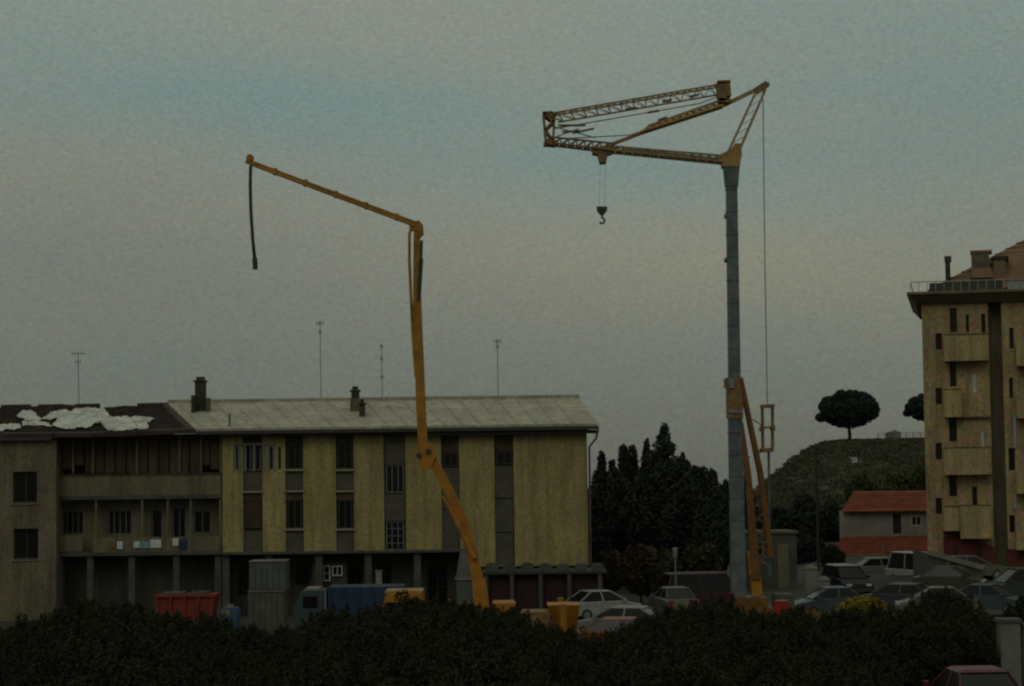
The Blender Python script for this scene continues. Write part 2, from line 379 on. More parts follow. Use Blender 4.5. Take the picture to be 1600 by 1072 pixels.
grid_mesh('ground', list(np.linspace(-2500,-120,8))+list(np.linspace(-80,140,89))+list(np.linspace(200,2500,8)),
          list(np.linspace(-60,0,4))+list(np.linspace(5,170,84))+[250,500,1200,3500], lambda x,y: ground_z(x,y)+.04*noise.noise(Vector((x*.3,y*.3,0))), 'asphalt', kind='structure')
grid_mesh('bank', list(np.linspace(-60,60,61)), list(np.linspace(-30,74,53)), lambda x,y: ground_z(x,y)+.06+.05*noise.noise(Vector((x*.4,y*.4,3))), 'earth', kind='structure')
hill = grid_mesh('hill', list(np.linspace(-40,330,110)), list(np.linspace(166,420,80)), lambda x,y: hill_h(x,y)-.12+.55*noise.noise(Vector((x*.12,y*.12,5)))*min(1,(y-166)/30), 'hill', kind='structure')

# ------------------------------------------------------------------ the long yellow apartment building
D0 = 106.0
A = Frame(W(348, 900, D0)*1.0, 0.0); A.o.z = 0
eaveZ = A.px(640, 668, 0)[1]; EU1 = A.px(918, 760)[0]; EU0 = 0.0; panelZ = A.px(500, 861)[1]
bld = thing('apartment_building', A.P(EU1/2, 0), 'long yellow and brown apartment building with a pale roof behind the concrete pump', 'building')
bays = [(380,410),(446,474),(525,553),(600,634),(690,718),(773,803)]
holes = []
for i, (a, b) in enumerate(bays):
    u0, u1, z0, z1 = A.rect(a, b, 678, 862); 
    if i == 5: z0 = A.px(788, 884)[1]
    holes.append((u0, u1, z0-.002 if i != 5 else z0, z1))
Z0y = panelZ
lowZ = A.px(860, 884)[1]
uS = A.px(735, 860)[0]
ws = wall_sheet(A, EU0, uS, Z0y, eaveZ, [(a,b,max(c_,Z0y+.001),d_) for a,b,c_,d_ in holes if a < uS-.5 and b < uS])
ws.obj('wall', 'yellow', bld)
ws = wall_sheet(A, uS+.0, EU1, lowZ-.0, eaveZ+.0, [(a,b,c_,d_) for a,b,c_,d_ in holes if a > uS])
ws.obj('wall', 'yellow', bld)
slab(A, bld, (EU0+.02, EU1-.02, Z0y-.13, eaveZ), -10.5, -.31, 'core', 'grey_panel')
slab(A, bld, (EU0+.02, EU1-.02, -.3, Z0y-.135), -10.4, -2.3, 'core', 'grey_panel')
# set-back ground floor
gfh = [A.rect(a_,b_,c_,d_,-2.0) for a_,b_,c_,d_ in ((372,388,886,930),(460,484,884,915),(545,566,888,950),(590,612,884,915),(668,700,884,950))]
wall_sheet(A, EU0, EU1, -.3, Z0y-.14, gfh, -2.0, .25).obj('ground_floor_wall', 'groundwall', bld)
for h_ in gfh: window(A, bld, tuple(v+q_ for v,q_ in zip(h_,(.01,-.01,.01,-.01))), -2.1, nx=2, ny=2, fm='brown')
for px in (352, 420, 498, 575, 652, 735, 915):
    u = A.px(px, 900)[0]; slab(A, bld, (u-.18, u+.18, -.3, (Z0y if px < 736 else lowZ)-.003), -.6, -.15, 'column', 'concrete2')
def bay(i, items):
    a, b = bays[i]
    for it in items:
        k, y0, y1 = it[:3]; r = A.rect(a, b, y0, y1)
        if k == 'head': slab(A, bld, (r[0]+.02,r[1]-.02,r[2],r[3]), -.28, -.10, 'shutter_box', 'brown')
        elif k == 'pan': slab(A, bld, (r[0]+.02,r[1]-.02,r[2],r[3]), -.28, -.08, 'spandrel_panel', 'grey_panel')
        elif k == 'sill': slab(A, bld, (r[0]-.06,r[1]+.06,r[2],r[3]), -.25, .08, 'sill', 'sill')
        elif k == 'win': window(A, bld, (r[0]+.1,r[1]-.1,r[2],r[3]), nx=it[3] if len(it)>3 else 2, ny=it[4] if len(it)>4 else 1, fm=it[5] if len(it)>5 else 'fascia')
        elif k == 'shut':
            n = max(2, int((r[3]-r[2])/.12)); fr_ = MB(); A.box(fr_, r[0]+.08,r[1]-.08,r[2],r[3],-.24,-.16); o = fr_.obj('shutter', 'brown', bld)
            s_ = MB()
            for q in range(n):
                z = r[2]+(r[3]-r[2])*(q+.5)/n; A.box(s_, r[0]+.12,r[1]-.12,z-.03,z+.03,-.158,-.13)
            s_.obj('louvre', 'brown', o)
bay(0, [('head',679,694),('win',694,735,3,1,'frame'),('pan',738,767),('sill',767,770),('head',771,782),('shut',782,826),('pan',830,862)])
for i in (1,2):
    bay(i, [('head',679,694),('win',694,733,2),('sill',733,736),('pan',738,765),('sill',766,769),('head',770,782),('win',782,826,2),('sill',826,829),('pan',831,862)])
bay(3, [('pan',680,725),('win',726,770,3,1,'frame'),('pan',772,814),('win',815,860,3,4,'frame')])
bay(4, [('head',680,707),('win',708,729,2),('pan',731,795),('pan',797,862)])
bay(5, [('head',680,706),('win',707,726,2,1,'fascia'),('pan',728,778),('pan',780,831),('pan',833,884)])
# pale slatted grille beside the first bay at the top
gr = MB()
for x in (366, 374, 383, 397, 412, 420, 428):
    r = A.rect(x-1.6, x+1.6, 694, 736); A.box(gr, *r, .003, .05)
r = A.rect(364, 430, 693, 695.5); A.box(gr, *r, .052, .09)
gr.obj('window_grille', 'frame', bld)
for x in (371, 424, 437):
    r = A.rect(x-2.2, x+2.2, 698, 733); slab(A, bld, r, -.02, .004, 'narrow_slot', 'dark')
# cornice band under the pale wall and small ledges
slab(A, bld, (EU0, uS, Z0y-.14, Z0y-.004), -.3, .10, 'ledge', 'concrete2')
# eaves, gutter, pale roof
OV = .75
ridgeD = 6.0
ru0, rz0 = A.px(350, 628, -ridgeD); ru1, rz1 = A.px(905, 622, -ridgeD); RZ = (rz0+rz1)/2
eu1 = A.px(935, 664, OV)[0]; EZ = A.px(760, 664, OV)[1]
euL = A.px(305, 671, OV)[0]; ruL = A.px(262, 631, -ridgeD)[0]
def roofpoly(pts, th=.12): # pts (u, z, w) top surface
    mb = MB(); P = [A.P(u,z,w_) for u,z,w_ in pts]; mb.prism([p-Vector((0,0,th)) for p in P], (0,0,th)); return mb
roofpoly([(euL,EZ,OV),(eu1,EZ,OV),(ru1,RZ,-ridgeD),(ruL,RZ,-ridgeD)]).obj('roof', 'sheet', bld, label='pale sheet roof')
roofpoly([(ru1+.0,RZ-.01,-ridgeD-.01),(eu1,EZ,-2*ridgeD-OV),(euL,EZ,-2*ridgeD-OV),(ruL,RZ-.01,-ridgeD-.01)]).obj('roof', 'sheet', bld, label='rear slope of the pale roof')
rr_ = MB()
for i in range(int((eu1-euL)/.95)):                       # sheet seams
    t = (i+.5)/((eu1-euL)/.95); a = A.P(euL+(eu1-euL)*t, EZ+.016, OV-.02); b = A.P(ruL+(ru1-ruL)*t, RZ+.016, -ridgeD+.02); rr_.bar(a, b, .05, .03)
rr_.obj('roof_seam', 'sheet', bld)
rc = MB(); rc.bar(A.P(ruL,RZ+.03,-ridgeD), A.P(ru1,RZ+.03,-ridgeD), .28, .08); rc.obj('ridge_cap', 'sheet', bld)
slab(A, bld, (euL, eu1+.02, EZ-.30, EZ-.125), OV-.16, OV+.06, 'gutter', 'fascia')
slab(A, bld, (A.px(660,670)[0], eu1-.1, EZ-.5, EZ-.32), -.0, OV-.2, 'soffit', 'fascia')  # near-black slab carries the shadow band under the right-hand eaves
slab(A, bld, (EU0, A.px(659,670)[0], EZ-.42, EZ-.30), -.0, OV-.2, 'soffit', 'brown')
# downpipe and bracket at the right end
dp = MB(); X = EU1+.02
dp.tube([A.P(X+.55,EZ-.3,.5), A.P(X+.45,EZ-.75,.3), A.P(X+.1,EZ-1.2,.12), A.P(X+.08,.3,.12)], .055, 8); dp.obj('downpipe', 'concrete2', bld)
# chimneys of the long roof
def roof_z(w_): return EZ+(RZ-EZ)*((OV-w_)/(OV+ridgeD))
def stack(x0, x1, y0, y1, w_, m, name='chimney', cap=True, capm='chim'):
    u0,u1,z0,z1 = A.rect(x0,x1,y0,y1,w_); mb = MB(); A.box(mb,u0,u1,min(z0,roof_z(w_)-.2),z1,w_-.35,w_+.35); o = mb.obj(name, m, bld)
    if cap:
        c_ = MB(); A.box(c_,u0-.07,u1+.07,z1+.002,z1+.09,w_-.42,w_+.42); A.box(c_, u0+.05,u1-.05,z1+.09,z1+.28,w_-.2,w_+.2); c_.obj('chimney_cap', capm, o)
    return o
stack(306,321,597,640,-4.0,'chim'); stack(300,306,618,640,-3.6,'chim',cap=False); stack(323,328,622,634,-3.8,'chimlight',cap=False)
stack(549.5,561,612,622,-3.6,'chim'); stack(548,562,623,652,-3.4,'chimlight',cap=False); stack(562,570,632,658,-2.0,'chim')
v_ = MB(); v_.tube([A.P(A.px(360,664,0)[0],roof_z(.3)-.1,.3), A.P(A.px(360,664,0)[0],A.px(360,646,.3)[1],.3)], .07, 8); v_.obj('vent_pipe', 'metal', bld)

# balcony section and left block, same building
BU0 = A.px(88,760)[0]; LU0 = A.px(-60,760)[0]; bz = A.px(216, 679)[1]
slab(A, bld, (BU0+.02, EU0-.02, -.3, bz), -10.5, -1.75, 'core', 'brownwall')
def hole(x0,x1,y0,y1,wv): return A.rect(x0,x1,y0,y1,wv)
# mid storey back wall with openings
WB = -1.0
mz0, mz1 = A.px(216,866)[1], A.px(216,777)[1]
wins = [(95,131,798,835,4),(168,206,796,836,4),(236,254,796,842,1),(269,291,792,842,2),(302,330,797,834,2)]
hs = [hole(a,b,c_,d_,WB) for a,b,c_,d_,_ in wins]
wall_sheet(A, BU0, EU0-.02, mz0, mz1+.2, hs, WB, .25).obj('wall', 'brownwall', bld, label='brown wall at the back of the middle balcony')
for h_, q in zip(hs, wins): window(A, bld, (h_[0]+.02,h_[1]-.02,h_[2]+.02,h_[3]-.02), WB-.1, nx=q[4], fm='frame', name='window')
slab(A, bld, (BU0,EU0-.02,A.px(216,742)[1],bz), WB-.25, WB, 'wall', 'brown', label='dark back wall of the top balcony')
# floor slabs and parapets
for y, nm in ((777,'balcony_floor'),(865,'balcony_floor')):
    z = A.px(216,y)[1]; slab(A, bld, (BU0+.01,EU0-.03,z-.1,z+.1), -1.7, .04, nm, 'concrete2')
r = A.rect(89,345,743,774); slab(A, bld, r, -.12, 0, 'balcony_parapet', 'brownwall')
r = A.rect(89,345,740,743); slab(A, bld, r, -.16, .04, 'handrail', 'sill' if False else 'brown')
r = A.rect(89,129,836,862); slab(A, bld, r, -.12, 0, 'balcony_parapet', 'brownwall')
r = A.rect(146,345,839,862); slab(A, bld, r, -.12, 0, 'balcony_parapet', 'brownwall')
# timber shutters closing the top loggia, one by one, some not full height
xs = [90,114,132,146,163,180,197,214,231,248,264,280,296,314,328,344]
for i,(a,b) in enumerate(zip(xs, xs[1:])):
    bot = 727 if i in (1,13) else (733 if i in (0,14) else 739)
    r = A.rect(a+1, b-1, 688+random.uniform(-2,2), bot, -.2); slab(A, bld, r, -.26-random.uniform(0,.05), -.2-random.uniform(0,.03), 'shutter_board', 'brown')
for x in (89.5,114,145,214,280,314,344.5):
    r = A.rect(x-1.3,x+1.3,680,740); slab(A, bld, r, -.15, -.02, 'post', 'brownwall')
for x in (90,150,222,262,298,344):
    r = A.rect(x-1.3,x+1.3,780,838); slab(A, bld, r, -.15, -.02, 'post', 'brownwall')
slab(A, bld, (BU0,EU0-.02,A.px(216,686)[1],bz), -.3, -.03, 'lintel', 'brown')
# ground floor under balconies
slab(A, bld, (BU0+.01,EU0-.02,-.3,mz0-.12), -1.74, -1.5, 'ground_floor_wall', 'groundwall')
for x in (92,140,205,275,340):
    u = A.px(x,900)[0]; slab(A, bld, (u-.16,u+.16,-.3,mz0-.103), -.5, -.12, 'column', 'concrete2')
# left block, standing forward
WL = .9
lu0, lu1 = A.px(-60,760,WL)[0], A.px(88,760,WL)[0]; lz = A.px(44,682,WL)[1]
hs = [A.rect(20,58,737,786,WL), A.rect(21,60,826,874,WL), A.rect(-45,-8,737,786,WL), A.rect(-45,-8,826,874,WL)]
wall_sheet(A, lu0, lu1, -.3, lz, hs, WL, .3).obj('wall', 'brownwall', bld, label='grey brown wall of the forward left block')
slab(A, bld, (lu0+.02,lu1-.02,-.3,lz-.02), -10.5, WL-.32, 'core', 'brownwall')
for h_ in hs:
    window(A, bld, (h_[0]+.02,h_[1]-.02,h_[2]+.02,h_[3]-.02), WL-.2, nx=2, fm='fascia'); slab(A, bld, (h_[0]-.08,h_[1]+.08,h_[2]-.09,h_[2]-.01), WL-.1, WL+.07, 'sill', 'concrete')
# dark tiled roof over the left part, uneven ridge
RW = -ridgeD; ez = A.px(150,676,WL+.3)[1]; rzL = A.px(150,632,RW)[1]
el0, el1 = A.px(-70,676,WL+.3)[0], A.px(305,671,WL+.3)[0]; rl1 = ruL
mb = MB(); nx_, ny_ = 60, 14
def tr(u01, v01):
    a = el0+(el1-.03-el0)*u01; b = el0+(rl1-.03-el0)*u01; u = a+(b-a)*v01
    e2 = ez if u01 < .66 else ez+(EZ-ez)*(u01-.66)/.34; r2 = rzL-.05+.12*noise.noise(Vector((u*.35,0,0)))*2
    wl = WL+.3 if u01 < .66 else WL+.3+(OV-WL-.3)*(u01-.66)/.34
    if v01 > .8: r2 -= .12*max(0, noise.noise(Vector((u*.8,4,0))))
    return A.P(u, e2+(r2-e2)*v01+.03*noise.noise(Vector((u*3,v01*6,1))), wl+(RW-wl)*v01)
vs = [tr(i/nx_, j/ny_) for j in range(ny_+1) for i in range(nx_+1)]
mb.add(vs, [(j*(nx_+1)+i, j*(nx_+1)+i+1, (j+1)*(nx_+1)+i+1, (j+1)*(nx_+1)+i) for j in range(ny_) for i in range(nx_)])
n0 = len(mb.v); mb.add([v-Vector((0,0,.22)) for v in vs[:nx_+1]]+vs[:nx_+1], [(i,i+1,nx_+2+i,nx_+1+i) for i in range(nx_)])
mb.obj('roof', 'tiles', bld, label='dark old tiled roof')
rt = MB()                                               # rows of tiles as raised courses
for j in range(1, 13):
    for i in range(56):
        a = tr((i+.1)/58, j/13.); b = tr((i+.9)/58, j/13.); rt.bar(a+Vector((0,-.02,.03)), b+Vector((0,-.02,.03+random.uniform(-.01,.02))), .05, .16)
rt.obj('roof_tile_courses', 'tiles', bld, kind='stuff')
slab(A, bld, (lu0-.2, A.px(89,676)[0], ez-.36, ez-.2), WL+.02, WL+.34, 'gutter', 'fascia')
slab(A, bld, (A.px(89,676)[0]+.01, EU0, bz+.02, bz+.22), -.3, OV-.1, 'soffit', 'fascia')
# low parapet line and broken edge along the ridge
for a, b, h_ in ((2,48,2.5),(60,100,2),(118,156,1.5),(215,262,2.5)):
    u0,z0 = A.px(a,632,RW); u1,_ = A.px(b,632,RW); q = MB(); q.bar(A.P(u0,rzL-.06,RW), A.P(u1,rzL-.05,RW), .2, .16+h_*.03); q.obj('ridge_cap', 'tiles', bld)

# white tarpaulins lying on the dark roof
RF = A
def on_roof(x, y, lift=.07):
    P0 = A.P(0, ez, WL+.3); P1 = A.P(0, rzL, RW); t = (P1-P0).normalized(); nrm = A.d.cross(t).normalized(); nrm = nrm if nrm.z > 0 else -nrm
    d = CM @ Vector((x-800,-(y-536),-F)); c_ = Vector((0,0,HCAM)); k = (P0+nrm*lift-c_).dot(nrm)/d.dot(nrm); return c_+d*k, nrm
def tarp(poly, label):
    xs_ = [p[0] for p in poly]; ys_ = [p[1] for p in poly]
    def inside(x, y):
        c_ = False
        for (x1,y1),(x2,y2) in zip(poly, poly[1:]+poly[:1]):
            if (y1 > y) != (y2 > y) and x < (x2-x1)*(y-y1)/(y2-y1)+x1: c_ = not c_
        return c_
    mb = MB(); st = 1.6; nx = int((max(xs_)-min(xs_))/st)+2; ny = int((max(ys_)-min(ys_))/st)+2; idx = {}
    fs = []
    def vert(i, j):
        if (i,j) not in idx:
            x = min(xs_)+(i-.5)*st; y = min(ys_)+(j-.5)*st; p, n_ = on_roof(x+random.uniform(-.4,.4), y+random.uniform(-.25,.25), .10)
            p = p+n_*(.09*noise.noise(Vector((x*.12,y*.3,2)))+.05*noise.noise(Vector((x*.5,y*.7,9)))); idx[(i,j)] = len(mb.v); mb.v.append(p)
        return idx[(i,j)]
    for i in range(nx):
        for j in range(ny):
            if inside(min(xs_)+i*st, min(ys_)+j*st): mb.f.append((vert(i,j+1),vert(i+1,j+1),vert(i+1,j),vert(i,j)))
    o = mb.obj('tarpaulin', 'tarp', label=label, cat='tarpaulin', group='tarpaulins on the old roof')
    sm = o.modifiers.new('thick','SOLIDIFY'); sm.thickness = .02
tarp([(26,650),(34,643),(52,642),(58,650),(68,654),(80,644),(102,640),(110,643),(122,637),(157,639),(160,629),(164,640),(172,650),(166,656),(150,660),(142,667),(118,669),(96,670),(82,664),(90,656),(70,656),(40,657)], 'large crumpled white tarpaulin spread on the dark old roof')
tarp([(152,654),(178,651),(236,650),(241,655),(230,660),(233,669),(200,671),(168,672),(160,662)], 'smaller white tarpaulin near the middle of the dark roof')
tarp([(-20,664),(30,661),(33,668),(0,673),(-20,673)], 'narrow white tarpaulin strip at the far left eave')
tarp([(36,657),(70,658),(82,666),(60,664),(34,664)], 'small pale tarpaulin scrap under the large crumpled one')

# laundry over the middle balcony parapet
def cloth(x0,x1,y0,y1,m,label):
    u0,u1,z0,z1 = A.rect(x0,x1,y0,y1,.06); mb = MB(); k = 6; vs = []
    for j in range(5):
        for i in range(k+1): vs.append(A.P(u0+(u1-u0)*i/k, z1+(z0-z1)*j/4, .07+.03*math.sin(i*1.9)*j/4))
    mb.add(vs, [(j*(k+1)+i,j*(k+1)+i+1,(j+1)*(k+1)+i+1,(j+1)*(k+1)+i) for j in range(4) for i in range(k)])
    o = mb.obj('hanging_cloth', m, label=label, cat='laundry', group='laundry on the middle balcony'); s_ = o.modifiers.new('thick','SOLIDIFY'); s_.thickness = .012
K['wcloth'] = plain('white_cloth', (.55,.56,.52), .9); K['bcloth'] = plain('blue_cloth', (.16,.27,.30), .9); K['ocloth'] = plain('ochre_cloth', (.2,.1,.02), .9); K['ncloth'] = plain('navy_cloth', (.02,.03,.07), .9)
cloth(183,192,846,858,'wcloth','single white cloth hung leftmost among the laundry whites')
cloth(172,181,845,857,'ocloth','ochre cloth hung beside the leftmost white cloth')
cloth(209,218,846,856,'wcloth','white cloth touching the pale blue cloth on the balcony')
cloth(219,234,846,857,'bcloth','pale blue cloth hung between two white cloths')
cloth(235,252,843,856,'wcloth','widest white sheet hung on the middle balcony')
cloth(270,279,841,853,'wcloth','small white cloth hung beside the navy cloth')
cloth(280,292,842,858,'ncloth','navy cloth at the right of the hanging laundry')

# bright ground-floor windows in a small projecting porch
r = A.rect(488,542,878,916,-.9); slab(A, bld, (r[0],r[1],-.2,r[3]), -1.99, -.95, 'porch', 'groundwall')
r = A.rect(497,516,884,908,-.8); window(A, bld, r, -.8, nx=2, ny=2, fm='wcloth', pane='glass', label='white ground floor window')
r = A.rect(519,535,884,900,-.8); window(A, bld, r, -.8, nx=2, ny=1, fm='wcloth', pane='glass', label='white ground floor window')

# aerials on the roof
def aerial(x, ytop, ybot, D, label, arms):
    b = W(x+1.5, ybot, D); t = W(x, ytop, D); o = thing('tv_aerial', b, label, 'aerial', 'roof aerials')
    m = MB(); m.tube([b-Vector((0,0,.3)), t], .022, 6); m.obj('pole', 'metal', o)
    for dz, ln, n_ in arms:
        k = MB(); c_ = t+Vector((0,0,-dz)); k.tube([c_-Vector((ln/2,0,0)), c_+Vector((ln/2,0,0))], .018, 5)
        for i in range(n_):
            xx = c_.x-ln/2+ln*(i+.5)/n_; k.tube([(xx,c_.y,c_.z-.12),(xx,c_.y,c_.z+.12)], .011, 4)
            k.tube([(xx,c_.y-.3,c_.z),(xx,c_.y+.3,c_.z)], .011, 4)
        k.obj('antenna_arm', 'metal', o)
    return o
RDp = D0+ridgeD
aerial(122,551,632,RDp,'thin aerial with a wide T top above the tarpaulins',[(.05,.75,5),(.5,.35,3)])
aerial(500,502,624,RDp,'tallest thin aerial left of the pump boom',[(.1,.45,4),(.6,.2,2)])
aerial(596,538,624,RDp,'kinked aerial just left of the pump boom',[(.1,.2,2),(.8,.2,2),(1.8,.25,2)])
aerial(777,530,622,RDp,'aerial standing alone right of the pump boom',[(.1,.45,4),(.4,.25,2)])

# annexe with a pale scalloped parapet at the right foot of the building
AF = Frame(W(760, 900, 101), 0); AF.o.z = 0
an = thing('annexe', AF.P(2.5,0), 'low dark annexe with scalloped pale parapet at foot of yellow wall', 'building')
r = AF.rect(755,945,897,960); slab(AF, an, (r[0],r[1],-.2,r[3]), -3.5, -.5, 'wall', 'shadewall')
slab(AF, an, (r[0]-.1,r[1]+.1,r[3]+.0,r[3]+.12), -3.6, .0, 'roof_slab', 'fascia')
for i, x in enumerate((757,784,812,840,868,896,922)):
    q = AF.rect(x+2,x+22,879+random.uniform(0,3),896,.0); mb = MB(); P = [AF.P(q[0],r[3]+.125,-.02)]
    for k in range(9):
        a = math.pi*(1-k/8); P.append(AF.P((q[0]+q[1])/2+(q[1]-q[0])/2*math.cos(a), q[3]-.16+.16*math.sin(a), -.02))
    P.append(AF.P(q[1],r[3]+.125,-.02)); mb.prism(P, AF.n*-.12); mb.obj('parapet_panel', 'concrete2', an)
for x in (760,800,845,890,938):
    q = AF.rect(x-3,x+3,898,960); slab(AF, an, (q[0],q[1],-.2,r[3]-.003), -.3, -.05, 'column', 'concrete2')

# ------------------------------------------------------------------ tower block on the right
TB = W(1448, 800, 124); T = Frame((TB.x, TB.y, 0), R(12.5))
tw = thing('tower_block', T.P(3,.9), 'tall brown apartment tower with balconies, heavy cornice and red roof', 'building')
cz = T.px(1500,472)[1]; TU1 = T.px(1548,650)[0]; TU2 = T.px(1569,650)[0]; TU3 = TU2+9
pz = T.px(1500,838)[1]
wl = [(1462,1472,521,546),(1462,1472,606,632),(1462,1472,692,718),(1462,1472,778,803),
      (1484,1495,481,519),(1484,1494,563,604),(1483,1495,650,690),(1483,1495,738,776),
      (1509,1514,492,519),(1533,1540,490,520),(1519,1526,582,614),(1533,1538,672,703),(1519,1527,760,790)]
hs = [T.rect(*q) for q in wl]
wall_sheet(T, 0, TU1, .4, cz, hs, 0, .3).obj('wall', 'towerwall', tw)
slab(T, tw, (.02,TU3,.4,cz-.01), -13, -1.32, 'core', 'towerwall'); slab(T, tw, (.02,TU1-.02,.4,cz-.01), -1.31, -.31, 'core', 'towerwall')
for h_, q in zip(hs, wl):
    if q[0] in (1519,1533) and q[2] in (582,672):
        window(T, tw, (h_[0]+.01,h_[1]-.01,h_[2]+.01,h_[3]-.01), -.08, nx=1, fm='wcloth', pane='wcloth', name='shutter_window', label='pale closed shutter')
    else: window(T, tw, (h_[0]+.01,h_[1]-.01,h_[2]+.01,h_[3]-.01), -.14, nx=1 if h_[1]-h_[0] < .3 else 2, fm='brown', th=.04)
# pale jamb strips beside the left windows
for y in (536,612,700,785):
    r = T.rect(1457,1460,y-16,y+12); slab(T, tw, r, .003, .05, 'window_jamb', 'sill')
# recess; its shade is put into a darker wall colour
slab(T, tw, (TU1+.01,TU2-.01,.4,cz-.01), -1.315, -1.1, 'recess_wall', 'brownwall')
hs2 = [T.rect(a,b,c_,d_) for a,b,c_,d_ in ((1577,1584,512,545),(1577,1583,590,622),(1576,1586,700,735),(1577,1586,805,832),(1608,1620,512,545),(1608,1620,600,632),(1608,1620,700,735),(1608,1620,790,822))]
wall_sheet(T, TU2, TU3, .4, cz, hs2, 0, .3).obj('wall', 'towerwall', tw)
slab(T, tw, (TU2+.02,TU3-.02,.4,cz-.01), -1.31, -.31, 'core', 'towerwall')
for h_ in hs2: window(T, tw, (h_[0]+.01,h_[1]-.01,h_[2]+.01,h_[3]-.01), -.14, nx=1, fm='brown', th=.04)
for a,b in ((650,700),(772,795)):
    r = T.rect(1584,1588,a,b); slab(T, tw, r, .003, .1, 'roller_shutter', 'rail')
for y0,y1 in ((535,568),(616,650),(738,768),(832,856)):
    r = T.rect(1588,1640,y0,y1,1.1); b_ = MB(); T.box(b_, *r, 1.0, 1.12); T.box(b_, r[0],r[1],r[2]-.12,r[2]-.001,.003,1.13); T.box(b_, r[0],r[0]+.1,r[2],r[3],.004,.999); b_.obj('balcony', 'balcony', tw)
# balconies: solid front, floor, side and handrail
for x0,x1,y0,y1 in ((1475,1545,523,560),(1475,1503,609,648),(1475,1549,700,738),(1475,1499,792,826),(1500,1550,790,838)):
    r = T.rect(x0,x1,y0,y1,.95); b_ = MB(); T.box(b_, r[0],r[1],r[2],r[3],.85,.95); T.box(b_, r[0],r[1],r[2]-.14,r[2]-.001,.003,1.0)
    T.box(b_, r[0],r[0]+.1,r[2],r[3],.004,.849); T.box(b_, r[1]-.1,r[1],r[2],r[3],.004,.849); o = b_.obj('balcony', 'balcony', tw)
    h_ = MB(); T.box(h_, r[0]-.02,r[1]+.02,r[3]+.002,r[3]+.05,.82,.98); h_.obj('handrail', 'brown', o)
# ledge on the bay wall between balconies
for x0,x1,y0,y1 in ((1503,1548,612,650),):
    r = T.rect(x0,x1,y0,y1); slab(T, tw, (r[0],r[1],r[2]-.1,r[2]), .003, .3, 'ledge', 'cornice')
# plinth with sloping top
P = [T.P(T.px(1474,900)[0], -.2, .25), T.P(TU1+.0, -.2, .25), T.P(TU1+.0, T.px(1548,856)[1], .25), T.P(T.px(1515,836)[0], T.px(1515,836)[1], .25), T.P(T.px(1474,829)[0], T.px(1474,829)[1], .25)]
mb = MB(); mb.prism(P, T.n*-.23); mb.obj('plinth', 'plinth', tw)
slab(T, tw, (TU2,TU3,-.2,T.px(1590,858)[1]), .02, .2, 'plinth', 'plinth')
r = T.rect(1508,1516,845,885); 
for x in (1490,1528): 
    r = T.rect(x,x+5,852,876,.26); slab(T, tw, r, .255, .30, 'plinth_door', 'dark')
# cornice: tapering profile, wide deck and railing
cu0 = T.px(1418,455,1.0)[0]; c0 = T.px(1500,472,.2)[1]; c1 = T.px(1500,455,1.0)[1]
mb = MB(); lo = .15
mb.hexa([T.P(-.35,c0-.05,.3),T.P(TU3,c0-.05,.3),T.P(TU3,c0-.05,-13),T.P(-.35,c0-.05,-13),T.P(cu0,c1-.12,1.1),T.P(TU3,c1-.12,1.1),T.P(TU3,c1-.12,-13.5),T.P(cu0,c1-.12,-13.5)]); mb.obj('cornice', 'cornice', tw)
slab(T, tw, (cu0-.05,TU3,c1-.118,c1+.03), -13.6, 1.15, 'cornice_slab', 'cornice')
ra = T.px(1500,438,.9)[1]; rb = T.px(1500,453,.9)[1]
rl = MB(); T.box(rl,cu0+.15,TU3,ra-.05,ra,.86,.92); u = cu0+.15
while u < TU3: T.box(rl,u,u+.04,c1+.03,ra-.05,.87,.91); u += .5
T.box(rl,cu0+.15,cu0+.2,ra-.05,ra,-6,.855)
rl.obj('railing', 'rail', tw)
slab(T, tw, (T.px(1452,445,.8)[0], T.px(1566,445)[0], c1+.03, T.px(1500,441,.8)[1]), .72, .80, 'parapet_wall', 'concrete2')
slab(T, tw, (T.px(1574,445,.8)[0], TU3, c1+.03, T.px(1585,440,.8)[1]), .72, .80, 'parapet_wall', 'rail')
# red hipped roof
e0u, e0z = T.px(1448,438,-.8); ap = T.px(1640,356,-6); 
mb = MB(); za = c1+.04; pk = T.P(T.px(1605,372,-5)[0], T.px(1605,372,-5)[1], -5)
q0 = T.P(T.px(1449,437,-.2)[0], za+.2, -.2); q1 = T.P(TU3+1, za+.2, -.2); q2 = T.P(TU3+1, pk.z+1.1, -5.5); q3 = T.P(T.px(1449,437,-.2)[0], za+.2, -13)
mb.add([q0,q1,q2,pk,q3,T.P(TU3+1,za+.2,-13)], [(0,1,2,3),(0,3,4),(3,2,5,4)]); mb.obj('roof', 'tantiles', tw)
rw = MB()
for k in range(1,9):
    t = k/9; a = q0.lerp(pk,t); b = q1.lerp(q2,t); rw.bar(a+Vector((0,0,.04)), b+Vector((0,0,.04)), .06, .1)
rw.obj('tile_courses', 'tantiles', tw)
def tb(x0,x1,y0,y1,wv,dp,m,nm,par=tw):
    r = T.rect(x0,x1,y0,y1,wv); return slab(T, par, r, wv-dp, wv, nm, m)
o = tb(1477,1485,409,437,-.8,.4,'chim','chimney'); tb(1475.5,1486.5,400,408.8,-.75,.5,'chim','chimney_cap',o)
o = tb(1518,1546,395,437,-1.0,1.2,'chimlight','dormer'); tb(1516,1550,391,394.8,-.95,1.4,'tantiles','dormer_roof',o)
o = tb(1552,1572,405,437,-1.2,1.2,'cornice','roof_hatch'); tb(1549,1576,400,404.8,-1.1,1.4,'chim','hatch_cover',o)
